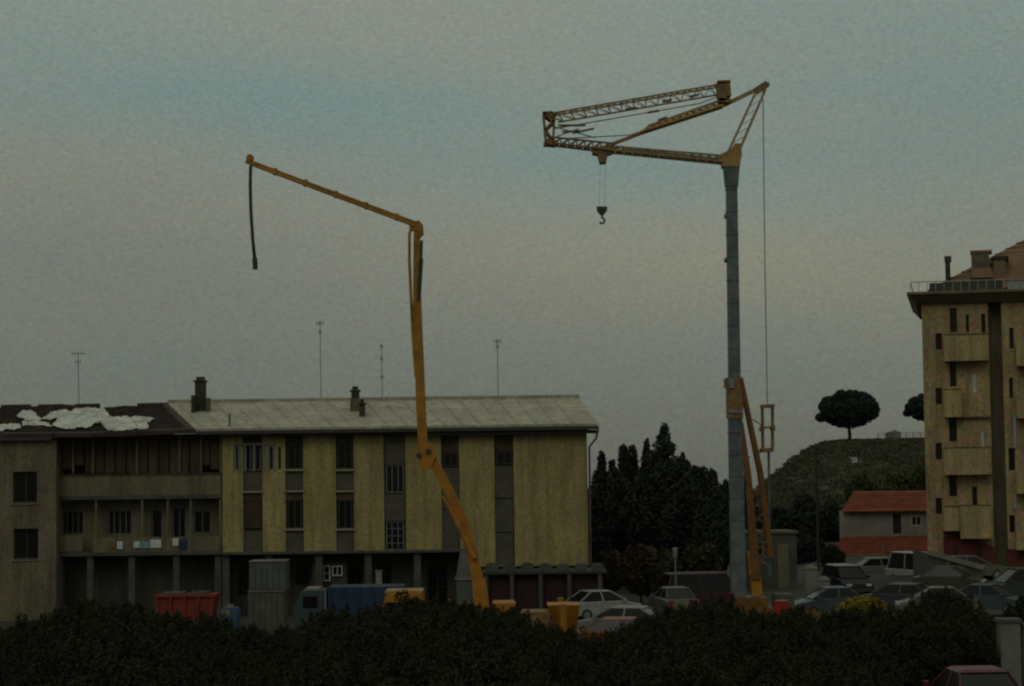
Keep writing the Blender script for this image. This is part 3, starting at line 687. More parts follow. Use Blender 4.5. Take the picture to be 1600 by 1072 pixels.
rr2 = T.rect(1516,1552,418,434,-.6); mb = MB(); mb.hexa([T.P(rr2[0],rr2[2],-.5),T.P(rr2[1],rr2[2],-.5),T.P(rr2[1],rr2[2],-.98),T.P(rr2[0],rr2[2],-.98),T.P(rr2[0]+.1,rr2[2]+.06,-.55),T.P(rr2[1]-.1,rr2[2]+.06,-.55),T.P(rr2[1]-.1,rr2[3],-.97),T.P(rr2[0]+.1,rr2[3],-.97)]); mb.obj('lean_to_roof', 'tantiles', tw)
# ramp beside the tower
rp = MB(); a = W(1450,864,118); b = W(1536,888,118); rp.prism([a, b, Vector((b.x,118,.2)), Vector((a.x,118,.2))], (0,4.5,0))
rp.obj('ramp', 'concrete2', kind='structure')
rc_ = MB(); rc_.bar(a+Vector((0,-.1,.04)), b+Vector((0,-.1,.04)), .3, .12); rc_.obj('ramp_coping', 'concrete', label='pale sloping kerb along the top edge of the ramp', cat='kerb')

# ------------------------------------------------------------------ red roofed house under the hill
H = Frame(W(1385, 830, 152), R(6)); H.o.z = 0
hs_ = thing('house', H.P(0,1.2), 'low white house with two tiers of red roof beside the tower', 'house')
r = H.rect(1318,1470,799,838); hol = [H.rect(1395,1408,803,834), H.rect(1424,1440,806,822), H.rect(1345,1357,806,820)]
wall_sheet(H, r[0],r[1],.8,r[3], hol).obj('wall', 'white', hs_); slab(H, hs_, (r[0]+.02,r[1]-.02,.8,r[3]-.02), -6, -.31, 'core', 'white')
mb = MB(); fr_ = hol[0]; H.box(mb, fr_[0]+.01,fr_[1]-.01,fr_[2],fr_[3]-.01,-.2,-.12); d = mb.obj('door', 'dark', hs_)
window(H, hs_, tuple(v+s for v,s in zip(hol[1],(.01,-.01,.01,-.01))), -.05, nx=2, fm='wcloth'); window(H, hs_, tuple(v+s for v,s in zip(hol[2],(.01,-.01,.01,-.01))), -.05, nx=1, fm='white', pane='white')
def tiled(fr, parent, xl0,xl1,yl,wl_, xt0,xt1,yt,wt, courses=7, m='redtiles'):
    a = fr.P(*fr.px(xl0,yl,wl_),wl_); b = fr.P(*fr.px(xl1,yl,wl_),wl_); c_ = fr.P(*fr.px(xt1,yt,wt),wt); d_ = fr.P(*fr.px(xt0,yt,wt),wt)
    b.z = a.z; c_.z = d_.z
    mb = MB(); mb.prism([p-Vector((0,0,.1)) for p in (a,b,c_,d_)], (0,0,.1)); o = mb.obj('roof', m, parent)
    q = MB()
    for k in range(1,courses+1):
        t = k/(courses+1); q.bar(a.lerp(d_,t)+Vector((0,0,.03)), b.lerp(c_,t)+Vector((0,0,.03)), .06, .12)
    q.obj('tile_course', m, o)
tiled(H, hs_, 1315,1475,798,.5, 1334,1475,768,-3.5)
tiled(H, hs_, 1298,1475,872,2.6, 1316,1475,838,.02, 8)
r = H.rect(1303,1475,874,900,2.3); slab(H, hs_, (r[0],r[1],-.2,r[3]-.25), .2, 2.2, 'lower_wall', 'plinth')

# flat-topped shed by the crane
SH = Frame(W(1206, 850, 126), R(-4)); SH.o.z = 0
sh = thing('site_shed', SH.P(0,0), 'drab flat topped shed with a pale roof edge behind the yellow crane legs', 'shed')
r = SH.rect(1166,1245,834,905); slab(SH, sh, (r[0],r[1],-.2,r[3]), -3, 0, 'wall', 'concrete2')
slab(SH, sh, (r[0]-.12,r[1]+.12,r[3]+.002,r[3]+.16), -3.1, .12, 'roof', 'chimlight')
q = SH.rect(1215,1232,850,905); slab(SH, sh, (q[0],q[1],0,q[3]), .003, .05, 'door', 'brownwall')
q = SH.rect(1176,1192,846,868); window(SH, sh, q, .05, nx=2, fm='frame')

# ------------------------------------------------------------------ self-erecting crane
DC = 95.0
def C(x, y, dy=0): return W(x, y, DC)+Vector((0,dy,0))
base = Vector((W(1165,900,DC).x, DC, 0)); cr_ = thing('mobile_crane', base, 'tall grey masted crane with folded yellow lattice jib and hanging hook', 'crane')
def truss(p0, p1, p2, dp, n, r, rb=None, apex=None):
    """lattice between chord p0-p1 and the chord offset by p2 (start) .. ; dp depth"""
    mb = MB(); rb = rb or r*.6; a0,a1,b0,b1 = p0[0],p0[1],p1[0],p1[1]; dv = Vector((0,dp/2,0))
    ch = [(a0-dv,a1-dv),(a0+dv,a1+dv),(b0,b1)]
    for s_, e_ in ch: mb.tube([s_,e_], r, 6)
    for i in range(n):
        t0, tm, t1 = i/n, (i+.5)/n, (i+1)/n
        for s_, e_ in ch[:2]:
            mb.tube([s_.lerp(e_,t0), b0.lerp(b1,tm)], rb, 4); mb.tube([b0.lerp(b1,tm), s_.lerp(e_,t1)], rb, 4)
        mb.tube([ch[0][0].lerp(ch[0][1],t0), ch[1][0].lerp(ch[1][1],t1)], rb, 4); mb.tube([ch[0][0].lerp(ch[0][1],t0), ch[1][0].lerp(ch[1][1],t0)], rb, 4)
    return mb
# mast: telescoping square lattice-box sections
ms = MB(); ms.bar(C(1142.5,262), C(1147.5,598), .50, .50, .54, .54); ms.obj('upper_mast', 'mast', cr_)
for i in range(9):
    t = i/8; p = C(1142.7,296).lerp(C(1147.1,580), t); mr = MB(); mr.bar(p-Vector((.275,0,0)), p+Vector((.275,0,0)), .05, .57); mr.obj('collar_ring', 'mast', cr_)
mh = MB(); mh.hexa([C(1131,262,-.33),C(1155,262,-.33),C(1155,262,.33),C(1131,262,.33)]+[C(1130,256,-.33),C(1156,256,-.33),C(1156,256,.33),C(1130,256,.33)]); mh.bar(C(1143,292),C(1142.5,262.2), .58, .6, .72, .72); mh.obj('mast_head', 'mast', cr_)
lm = MB(); lm.bar(C(1148.5,652), C(1154,930), .62, .62, .66, .66); lm.obj('lower_mast', 'mast', cr_)
for i in range(7):
    t = i/6; p = C(1148.8,676).lerp(C(1153,880), t); lr = MB(); lr.bar(p-Vector((.335,0,0)), p+Vector((.335,0,0)), .05, .70); lr.obj('collar_ring', 'mast', cr_)
co = MB(); co.bar(C(1147,590), C(1148,654), .72, .74); co.bar(C(1134.6,592),C(1135,606),.2,.4); co.obj('mast_collar', 'cranbrown', cr_)
co = MB(); co.bar(C(1141,592,-.42), C(1142,607,-.42), .26, .06); co.bar(C(1137,643),C(1159,644), .16, .9); co.obj('collar_plate', 'metal', cr_)
for y in (338,407):
    k = MB(); k.tube([C(1131.5,y),C(1135.5,y)], .11, 8); k.obj('lamp_bracket', 'mast', cr_)
# boom (inner jib), from mast head to left end: two lower chords, one upper
bm_ = truss((C(1128,254),C(950,236)), (C(1126,243),C(962,229)), None, .8, 13, .055, .036); bm_.obj('jib_lattice', 'cranyel', cr_)
bm_ = truss((C(950,236),C(852,224)), (C(958,224),C(858,214)), None, .8, 8, .05, .03); bm_.obj('jib_lattice', 'cranbrown', cr_)
pl = MB(); pl.bar(C(1122,250,-.41),C(975,235,-.41), .1, .04); pl.obj('jib_walkway', 'mast', cr_)
# folded outer jib
fj = truss((C(850,181),C(1128,133)), (C(872,191),C(1128,147)), None, .7, 14, .045, .019); fj.obj('folded_jib_lattice', 'cranyel', cr_)
fj = MB()
for a,b in (((866,200),(1092,161)),((1092,161),(1125,149)),((872,216),(985,210)),((985,210),(1120,162)),((862,196),(930,214)),((868,213),(905,200))):
    fj = MB(); fj.tube([C(*a,.2),C(*b,.2)], .026, 6); fj.obj('tie_rod', 'cranbrown', cr_)
for a,b in (((872,196),(915,196)),((878,206),(905,205)),((895,208),(928,201)),((977,171),(995,168)),((1035,159),(1050,156)),((1078,151),(1092,148)),((1012,176),(1030,173)),((1028,188),(1042,183))):
    k = MB(); k.bar(C(*a),C(*b), .085, .16); k.obj('folded_strut', 'cranbrown', cr_)
# left end frame
ef = MB()
for a,b in (((849,178),(853,226)),((866,186),(864,226)),((849,180),(866,192)),((849,226),(868,226)),((866,190),(852,204)),((852,204),(864,222)),((849,178),(869,180))):
    for s_ in (-.4,.4): ef.bar(C(*a,s_),C(*b,s_), .10, .10)
ef.obj('jib_end_frame', 'cranbrown', cr_)
ef = MB(); ef.bar(C(848,181),C(864,180),.25,.9); ef.bar(C(853,223),C(868,225),.25,.9); ef.obj('jib_end_plate', 'cranbrown', cr_)
# lump at right end of the folded jib
rl_ = MB(); rl_.bar(C(1126,131),C(1128,160), .38, .9); rl_.bar(C(1136,131),C(1138,152),.2,.9); rl_.bar(C(1120,131),C(1140,130),.16,.9); rl_.bar(C(1122,158),C(1140,160),.18,.9); rl_.obj('jib_joint', 'cranbrown', cr_)
# third section and pendant bars to the apex
th_ = truss((C(1000,208),C(1130,166)), (C(1012,197),C(1128,156)), None, .7, 12, .06, .036); th_.obj('jib_lattice', 'cranyel', cr_)
for s_ in (-.3,.3):
    pn = MB(); pn.tube([C(957,225,s_),C(1002,208,s_)], .05, 6); pn.obj('pendant_bar', 'cranyel', cr_)
pn = MB(); pn.bar(C(1130,165),C(1190,136), .17, .2); pn.obj('pendant_bar', 'cranyel', cr_)
# head frame: two pairs of struts to the apex
for a,b in (((1134,246),(1180,146)),((1154,238),(1196,140))):
    for s_ in (-.35,.35):
        k = MB(); k.bar(C(*a,s_),C(*b,s_*.4), .10, .10); k.obj('head_strut', 'cranyel', cr_)
k = MB()
for i in range(7):
    t = (i+.5)/7; k.tube([C(1134,246).lerp(C(1180,146),t), C(1154,238).lerp(C(1196,140),t+.05)], .012, 4)
k.obj('strut_brace', 'cranbrown', cr_)
k = MB(); k.bar(C(1180,143),C(1199,131),.3,.3); k.bar(C(1192,133),C(1202,131),.16,.16); k.obj('apex_sheave', 'cranbrown', cr_)
k = MB(); k.prism([C(1128,262,-.4),C(1126,242,-.4),C(1140,236,-.4),C(1147,226,-.4),C(1157,226,-.4),C(1158,244,-.4),C(1154,262,-.4)], (0,.8,0)); k.obj('slewing_head', 'cranyel', cr_)
# trolley, hook
tr_ = MB(); tr_.prism([C(926,232,-.35),C(962,226,-.35),C(958,240,-.35),C(949,243,-.35),C(947,255,-.35),C(937,256,-.35),C(934,243,-.35),C(925,241,-.35)], (0,.7,0)); tr_.obj('trolley', 'cranbrown', cr_)
for s_ in (-.12,.12):
    k = MB(); k.tube([C(942,255)+Vector((s_,0,0)),C(940.5,322)+Vector((s_,0,0))], .006, 4); k.obj('hoist_rope', 'rubber', cr_)
hk = MB(); hk.prism([C(932,323,-.12),C(949,323,-.12),C(948,330,-.12),C(943,336,-.12),C(938,336,-.12),C(933,330,-.12)], (0,.24,0)); ho = hk.obj('hook_block', 'rubber', cr_)
k = MB(); p = C(940.5,336); k.tube([p,p-Vector((0,0,.16))], .055, 7)
k.tube([p-Vector((0,0,.14))+Vector((.11*math.sin(a),0,-.13+.13*math.cos(a))) for a in np.linspace(0,4.3,12)], .05, 7); k.obj('hook', 'mast', ho)
# back stay rope, frame and rod
k = MB(); k.tube([C(1192,140),C(1195,400),C(1199,633)], .022, 6); k.obj('stay_rope', 'mast', cr_)
fm = MB()
for s_ in (-.3,.3):
    for a,b in (((1191,635),(1192,703)),((1207,635),(1207,702))): fm.bar(C(*a,s_),C(*b,s_), .07, .07)
    for y in (636,668,702): fm.bar(C(1190,y,s_),C(1208,y,s_), .08, .08)
fm.bar(C(1191,667),C(1190,674),.2,.5); fm.bar(C(1207,665),C(1207,673),.2,.5); fm.bar(C(1189,635),C(1209,634),.14,.7); fm.bar(C(1188,704),C(1207,703),.2,.7)
fm.obj('counter_frame', 'cranbrown', cr_)
k = MB(); k.bar(C(1201,705),C(1203,900), .11, .11); k.obj('stay_rod', 'mast', cr_)
k = MB(); k.bar(C(1176,655),C(1192,666),.05,.05); k.bar(C(1186,706),C(1194,703),.06,.06); k.bar(C(1165,716),C(1172,714),.06,.06); k.obj('link_bar', 'cranbrown', cr_)
# inclined erecting legs
for a,b,w0,w1,dy in (((1157,592),(1188,740),.16,.20,-.35),((1188,740),(1203,870),.20,.26,-.35),((1157,592),(1188,740),.16,.2,.35),((1188,740),(1203,870),.2,.26,.35)):
    k = MB(); k.bar(C(*a,dy),C(*b,dy),w0,w0,w1,w1); k.obj('erecting_leg', 'legpaint', cr_)
k = MB(); k.bar(C(1158,660,-.2),C(1168,745,-.2),.14,.2,.3,.3); k.bar(C(1168,745,-.2),C(1180,905,-.2),.3,.3,.42,.4); k.obj('erecting_ram', 'legpaint', cr_)
k = MB()
for i in range(6):
    y0_ = 762+i*22; k.tube([C(1171+i*1.6,y0_),C(1193+i*1.8,y0_+12)], .04, 5); k.tube([C(1193+i*1.8,y0_-8),C(1172+i*1.6,y0_+14)], .035, 5)
k.obj('leg_brace', 'cranbrown', cr_)
# winch unit, chassis
k = MB(); k.bar(C(1172,862),C(1175,898),.34,.6); k.bar(C(1180,900),C(1182,930),.5,.6); k.obj('winch_unit', 'pumpdark', cr_)
k = MB(); k.box(base.x-1.2,base.x+2.2,DC-1.1,DC+1.1,.5,.9); k.box(base.x-.5,base.x+.9,DC-.9,DC+.9,.9,1.35); k.obj('chassis', 'legpaint', cr_)
k = MB(); k.box(base.x+1.3,base.x+2.1,DC-.9,DC+.9,.91,1.5); k.obj('ballast_block', 'concrete2', cr_)
for sx,sy in ((-1,-1),(-1,1),(1,-1),(1,1)):
    k = MB(); k.bar((base.x+.5+sx*1.6,DC+sy*1,.85),(base.x+.5+sx*2.9,DC+sy*1.9,.55),.2,.2); k.tube([(base.x+.5+sx*2.9,DC+sy*1.9,.65),(base.x+.5+sx*2.9,DC+sy*1.9,0)],.1,8); k.obj('outrigger', 'legpaint', cr_)

# ------------------------------------------------------------------ concrete pump truck with folding boom
DP = 78.0
def Q(x, y, dy=0): return W(x, y, DP)+Vector((0,dy,0))
pb = Vector((Q(752,930).x, DP, 0)); pt = thing('concrete_pump_truck', pb, 'orange concrete pump truck with a folding boom raised and its hose hanging', 'truck')
k = MB(); k.bar(Q(753,955),Q(748,905),.62,.6,.5,.5); k.tube([Q(754,975),Q(753,950)],.42,14); k.obj('turret', 'pump', pt)
b1 = MB(); b1.bar(Q(750,918),Q(727,822),.40,.42,.38,.4); b1.bar(Q(727,822),Q(700,764),.38,.4,.36,.38); b1.bar(Q(700,764),Q(666,700),.36,.38,.30,.3); b1.obj('boom_lower_arm', 'pump', pt)
k = MB(); k.tube([Q(741,872,-.3),Q(712,812,-.3)],.10,8); k.tube([Q(712,812,-.3),Q(692,775,-.3)],.06,8); k.obj('boom_cylinder', 'pumpdark', pt)
k = MB(); k.tube([Q(668,705,.3),Q(700,764,.3),Q(727,822,.3),Q(745,905,.3)],.06,8); k.obj('delivery_pipe', 'pumpdark', pt)
k = MB(); k.prism([Q(654,690,-.25),Q(676,694,-.25),Q(682,712,-.25),Q(672,733,-.25),Q(660,736,-.25),Q(653,716,-.25)], (0,.5,0)); k.obj('boom_elbow', 'pump', pt)
k = MB(); k.tube([Q(655,712,-.3),Q(655,712,.3)],.11,10); k.tube([Q(670,706,-.3),Q(670,706,.3)],.11,10); k.obj('elbow_pin', 'rubber', pt)
b2 = MB(); b2.bar(Q(662,715),Q(658,640),.34,.34,.36,.34); b2.bar(Q(658,640),Q(652,480),.36,.34,.32,.3); b2.bar(Q(652,480),Q(651,358),.32,.3,.22,.24); b2.obj('boom_middle_arm', 'pump' if False else 'pumpdark', pt)
k = MB(); k.tube([Q(644,352,-.12),Q(640,366,-.12),Q(640,410,-.12),Q(645,520,-.12),Q(650,590,-.12)],.055,8); k.obj('delivery_pipe', 'pumpdark', pt)
k = MB(); k.tube([Q(659,376,-.1),Q(658,405,-.1)],.055,8); k.tube([Q(658,405,-.1),Q(654,470,-.1)],.09,8); k.obj('boom_cylinder', 'rubber', pt)
k = MB(); k.prism([Q(640,348,-.15),Q(655,345,-.15),Q(661,352,-.15),Q(662,366,-.15),Q(656,372,-.15),Q(652,362,-.15),Q(640,360,-.15)], (0,.3,0)); k.obj('boom_elbow', 'pumpdark', pt)
b3 = MB(); b3.bar(Q(653,352),Q(520,302),.22,.22,.17,.18); b3.bar(Q(520,302),Q(400,256),.17,.18,.13,.14); b3.obj('boom_tip_arm', 'pumpdark', pt)
k = MB()
for i in range(5):
    p = Q(620,339).lerp(Q(430,268), i/4); k.bar(p-Vector((.06,0,.0)),p+Vector((.06,0,-.02)),.26,.26)
k.tube([Q(648,354,-.16),Q(520,306,-.16),Q(398,260,-.16)],.045,7); k.obj('pipe_bracket', 'pumpdark', pt)
k = MB(); k.bar(Q(402,258),Q(384,252),.2,.2,.14,.14); k.tube([Q(391,247,-.12),Q(391,247,.12)],.14,12); k.obj('boom_tip', 'pumpdark', pt)
k = MB(); k.tube([Q(395,252),Q(391.5,262),Q(391,290),Q(392,330),Q(395,375),Q(398,405)],.065,10); h_ = k.obj('end_hose', 'rubber', pt, smooth=True)
k = MB(); k.tube([Q(398,403),Q(399,421)],.10,10); k.obj('hose_nozzle', 'rubber', h_)
# vehicle body: cab on the left, deck, hopper
gx = pb.x
k = MB(); k.prism([(gx-3.9,DP-1.15,.6),(gx-2.2,DP-1.15,.6),(gx-2.2,DP-1.15,2.75),(gx-3.55,DP-1.15,2.75),(gx-3.85,DP-1.15,1.8)], (0,2.3,0)); cb = k.obj('cab', 'pump', pt, bevel=.05)
k = MB(); k.box(gx-3.5,gx-2.3,DP-1.165,DP+1.165,1.8,2.45); k.obj('side_window', 'glass', cb)
k = MB(); k.hexa([(gx-3.9,DP-1,1.82),(gx-3.86,DP-1,1.82),(gx-3.86,DP+1,1.82),(gx-3.9,DP+1,1.82),(gx-3.62,DP-1,2.6),(gx-3.58,DP-1,2.6),(gx-3.58,DP+1,2.6),(gx-3.62,DP+1,2.6)]); k.obj('windscreen', 'glass', cb)
k = MB(); k.box(gx-3.6,gx-2.2,DP-.9,DP+.9,2.76,2.86); k.obj('roof_fairing', 'leaf_yellow' if False else 'cranyel', cb)
k = MB(); k.box(gx-3.9,gx+3.9,DP-.45,DP+.45,.6,.95); k.box(gx-2.1,gx+3.6,DP-1.15,DP+1.15,.96,1.25); k.obj('chassis', 'rubber', pt)
k = MB(); k.box(gx+.4,gx+1.3,DP-1.1,DP+1.1,1.26,2.35); k.obj('water_tank', 'pump', pt, bevel=.05)
k = MB(); k.box(gx+1.5,gx+2.6,DP-.9,DP+.9,1.26,2.0); k.obj('pump_cover', 'cranbrown', pt, bevel=.05)
k = MB(); a = 3.1
k.hexa([(gx+2.8,DP-.5,1.26),(gx+3.6,DP-.5,1.26),(gx+3.6,DP+.5,1.26),(gx+2.8,DP+.5,1.26),(gx+2.5,DP-1,2.25),(gx+3.7,DP-1,2.25),(gx+3.7,DP+1,2.25),(gx+2.5,DP+1,2.25)]); k.obj('hopper', 'pump', pt)
for sx in (-1.2,3.05):
    for sy in (-1,1):
        k = MB(); k.bar((gx+sx,DP+sy*1.2,1.1),(gx+sx,DP+sy*2.0,1.5),.25,.25); k.tube([(gx+sx,DP+sy*2.0,2.35),(gx+sx,DP+sy*2.0,.1)],.13,8); k.tube([(gx+sx,DP+sy*2.0,.1),(gx+sx,DP+sy*2.0,.0)],.3,10); k.obj('outrigger', 'pump', pt)
for sx in (-3.1,1.5,2.8):
    for sy in (-1,1):
        k = MB(); k.tube([(gx+sx,DP+sy*1.15,.5),(gx+sx,DP+sy*.85,.5)],.5,18); wh = k.obj('wheel', 'tyre', pt); k = MB(); k.tube([(gx+sx,DP+sy*1.16,.5),(gx+sx,DP+sy*1.13,.5)],.26,14); k.obj('rim', 'cranyel', wh)
k = MB(); k.box(gx+.1,gx+.7,DP-1.22,DP-1.18,1.45,1.62); k.obj('marker_lamp', 'light', pt)

# ------------------------------------------------------------------ site yard things
def simple_box(name, x0,x1,y0,y1,D,dp,m,label,cat,z0=None,group=None):
    a = W(x0,(y0+y1)/2,D); b = W(x1,(y0+y1)/2,D); zt = W((x0+x1)/2,y0,D).z; zb = W((x0+x1)/2,y1,D).z if z0 is None else z0
    o = thing(name, ((a.x+b.x)/2,D+dp/2,zb), label, cat, group); k = MB(); k.box(a.x,b.x,D,D+dp,zb,zt); return o, k, (a.x,b.x,zb,zt)
def cabinet(x0,x1,y0,y1,m,label,z0=None):
    D=95; o,k,(a,b,zb,zt) = simple_box('site_cabinet',x0,x1,y0,y1,D,1.6,m,label,'cabinet',z0,'grey site cabinets'); k.obj('body', m, o)
    for i in range(6):
        q = MB(); x = a+(b-a)*(i+.5)/6; q.box(x-.09,x+.09,D-.04,D-.001,zb+.1,zt-.1); q.obj('side_rib', m, o)
    for xx in (a,b-.07):
        q = MB(); q.box(xx,xx+.07,D-.06,D-.002,zb,zt); q.obj('corner_post', m, o)
    q = MB(); q.box(a-.03,b+.03,D-.07,D+1.64,zt+.002,zt+.05); q.obj('top_rim', 'concrete', o)
    return zt+.052
zt = cabinet(388,443,925,978,'greybox2','lower warm grey cabinet of the stacked pair',0.0)
cabinet(390,446,878,920,'greybox','upper bluish grey cabinet stacked on the warm grey one',zt)
# red skip
o,k,(a,b,zb,zt) = simple_box('skip',242,336,930,978,93,1.8,'redp','open red steel skip with ribbed side left of the grey cabinets','skip',0.0)
k = MB(); k.hexa([(a+.35,93,0.05),(b-.35,93,.05),(b-.35,94.8,.05),(a+.35,94.8,.05),(a,92.9,zt),(b,92.9,zt),(b,94.9,zt),(a,94.9,zt)]); k.obj('body', 'redp', o)
for i in range(5):
    x = a+.1+(b-a-.2)*i/4; q = MB(); q.bar((x*.9+(a+b)/2*.1,92.95,.1),(x,92.83,zt),.09,.1); q.obj('side_rib', 'redp', o)
q = MB(); q.box(a-.05,b+.05,92.78,92.9-.003,zt-.08,zt+.04); q.obj('rim', 'redp', o)
for x in ((a*.75+b*.25),(a*.35+b*.65)):
    q = MB(); 
    for j in range(8): q.box(x+random.uniform(-.5,.2),x+random.uniform(.25,.6),93.2+random.random(),93.5+random.random(),zt-.15,zt+random.uniform(.02,.14))
    q.obj('rubble_load', 'concrete2', o, kind='stuff')
# blue and white crate by the skip
o,k,(a,b,zb,zt) = simple_box('plastic_tank',345,372,950,975,91,.9,'bluep','small blue and white tank between the red skip and grey cabinets','tank',0.0); k.obj('body','bluep',o,bevel=.06)
q = MB(); q.box(a+.05,a+.4,90.96,90.998,zt-.35,zt-.08); q.obj('panel','white',o); q = MB(); q.tube([((a+b)/2,91.4,zt),((a+b)/2,91.4,zt+.12)],.15,12); q.obj('cap','white',o)
# grey batching hopper beside the boom
c_ = W(728,870,97); o = thing('cement_hopper', (c_.x,97,0), 'grey cement hopper with a pale rim standing behind the orange boom', 'hopper')
zr = W(728,904,97).z; z2 = W(728,862,97).z; k = MB(); k.tube([(c_.x,97,zr+.05),(c_.x,97,z2)],.5,16,.28); k.obj('cone','greybox',o)
k = MB(); k.tube([(c_.x,97,zr-.04),(c_.x,97,zr+.05)],.54,18); k.obj('rim','white',o); k = MB(); k.tube([(c_.x,97,.5),(c_.x,97,zr-.04)],.46,16); k.obj('drum','greybox',o)
for i in range(4):
    an_ = i*1.57+.8; k = MB(); k.tube([(c_.x+.45*math.cos(an_),97+.45*math.sin(an_),0),(c_.x+.4*math.cos(an_),97+.4*math.sin(an_),.8)],.05,6); k.obj('leg','metal',o)
# small yellow excavator roof left of turret is the pump cab; a red barrel by the crane
c_ = W(1221,946,88); o = thing('red_barrel',(c_.x,88,0),'small bright red barrel showing above the bushes right of crane base','barrel')
k = MB(); zt = W(1221,939,88).z; k.tube([(c_.x,88,0),(c_.x,88,zt)],.32,16); k.obj('body','redlens',o); k = MB(); k.tube([(c_.x,88,zt*.6),(c_.x,88,zt*.6+.04)],.335,16); k.obj('hoop','redlens',o); k = MB(); k.tube([(c_.x,88,zt),(c_.x,88,zt+.03)],.28,16); k.obj('lid','redlens',o)
# gate pillars
for x,yt,lab,wd in ((1267,888,'taller pale gate pillar with a rounded cap left of dark car',.30),(1286,906,'shorter pale gate pillar right beside the dark car',.30)):
    D = 104; c_ = W(x,yt,D); o = thing('gate_pillar',(c_.x,D,0),lab,'pillar','gate pillars'); k = MB(); k.box(c_.x-wd,c_.x+wd,D-wd,D+wd,0,c_.z); k.obj('shaft','white',o)
    k = MB(); k.hexa([(c_.x-wd-.06,D-wd-.06,c_.z+.001),(c_.x+wd+.06,D-wd-.06,c_.z+.001),(c_.x+wd+.06,D+wd+.06,c_.z+.001),(c_.x-wd-.06,D+wd+.06,c_.z+.001),(c_.x-.08,D-.08,c_.z+.2),(c_.x+.08,D-.08,c_.z+.2),(c_.x+.08,D+.08,c_.z+.2),(c_.x-.08,D+.08,c_.z+.2)]); k.obj('cap','concrete',o)
# lamp posts / poles
def pole(x, yt, D, r, m, lab, arm=None, lamp=None):
    t = W(x,yt,D); o = thing('lamp_post' if lamp else 'utility_pole',(t.x,D,0),lab,'lamp post' if lamp else 'pole'); k = MB(); k.tube([(t.x,D,-.2),(t.x,D,t.z)],r,8,r*.7); k.obj('pole',m,o)
    if arm: k = MB(); k.bar((t.x-arm,D,t.z-.4),(t.x+arm,D,t.z-.4),.08,.08); [k.tube([(t.x+q,D,t.z-.36),(t.x+q,D,t.z-.22)],.035,6) for q in (-arm*.8,0.01,arm*.8)]; k.obj('cross_arm',m,o)
    if lamp: k = MB(); k.tube([(t.x,D,t.z),(t.x,D,t.z+lamp)],.09,8,.14); k.tube([(t.x,D,t.z+lamp+.002),(t.x,D,t.z+lamp+.08)],.17,8,.05); k.obj('lamp_head','white',o)
pole(1055,871,104,.05,'metal','slim lamp post with a pale lantern before the dark trees',None,.42)
pole(1275,700,140,.11,'bark','wooden pole rising in front of the hillside left of the red house',.6)
pole(1380,850,135,.05,'metal','thin metal post before the lower red roof')

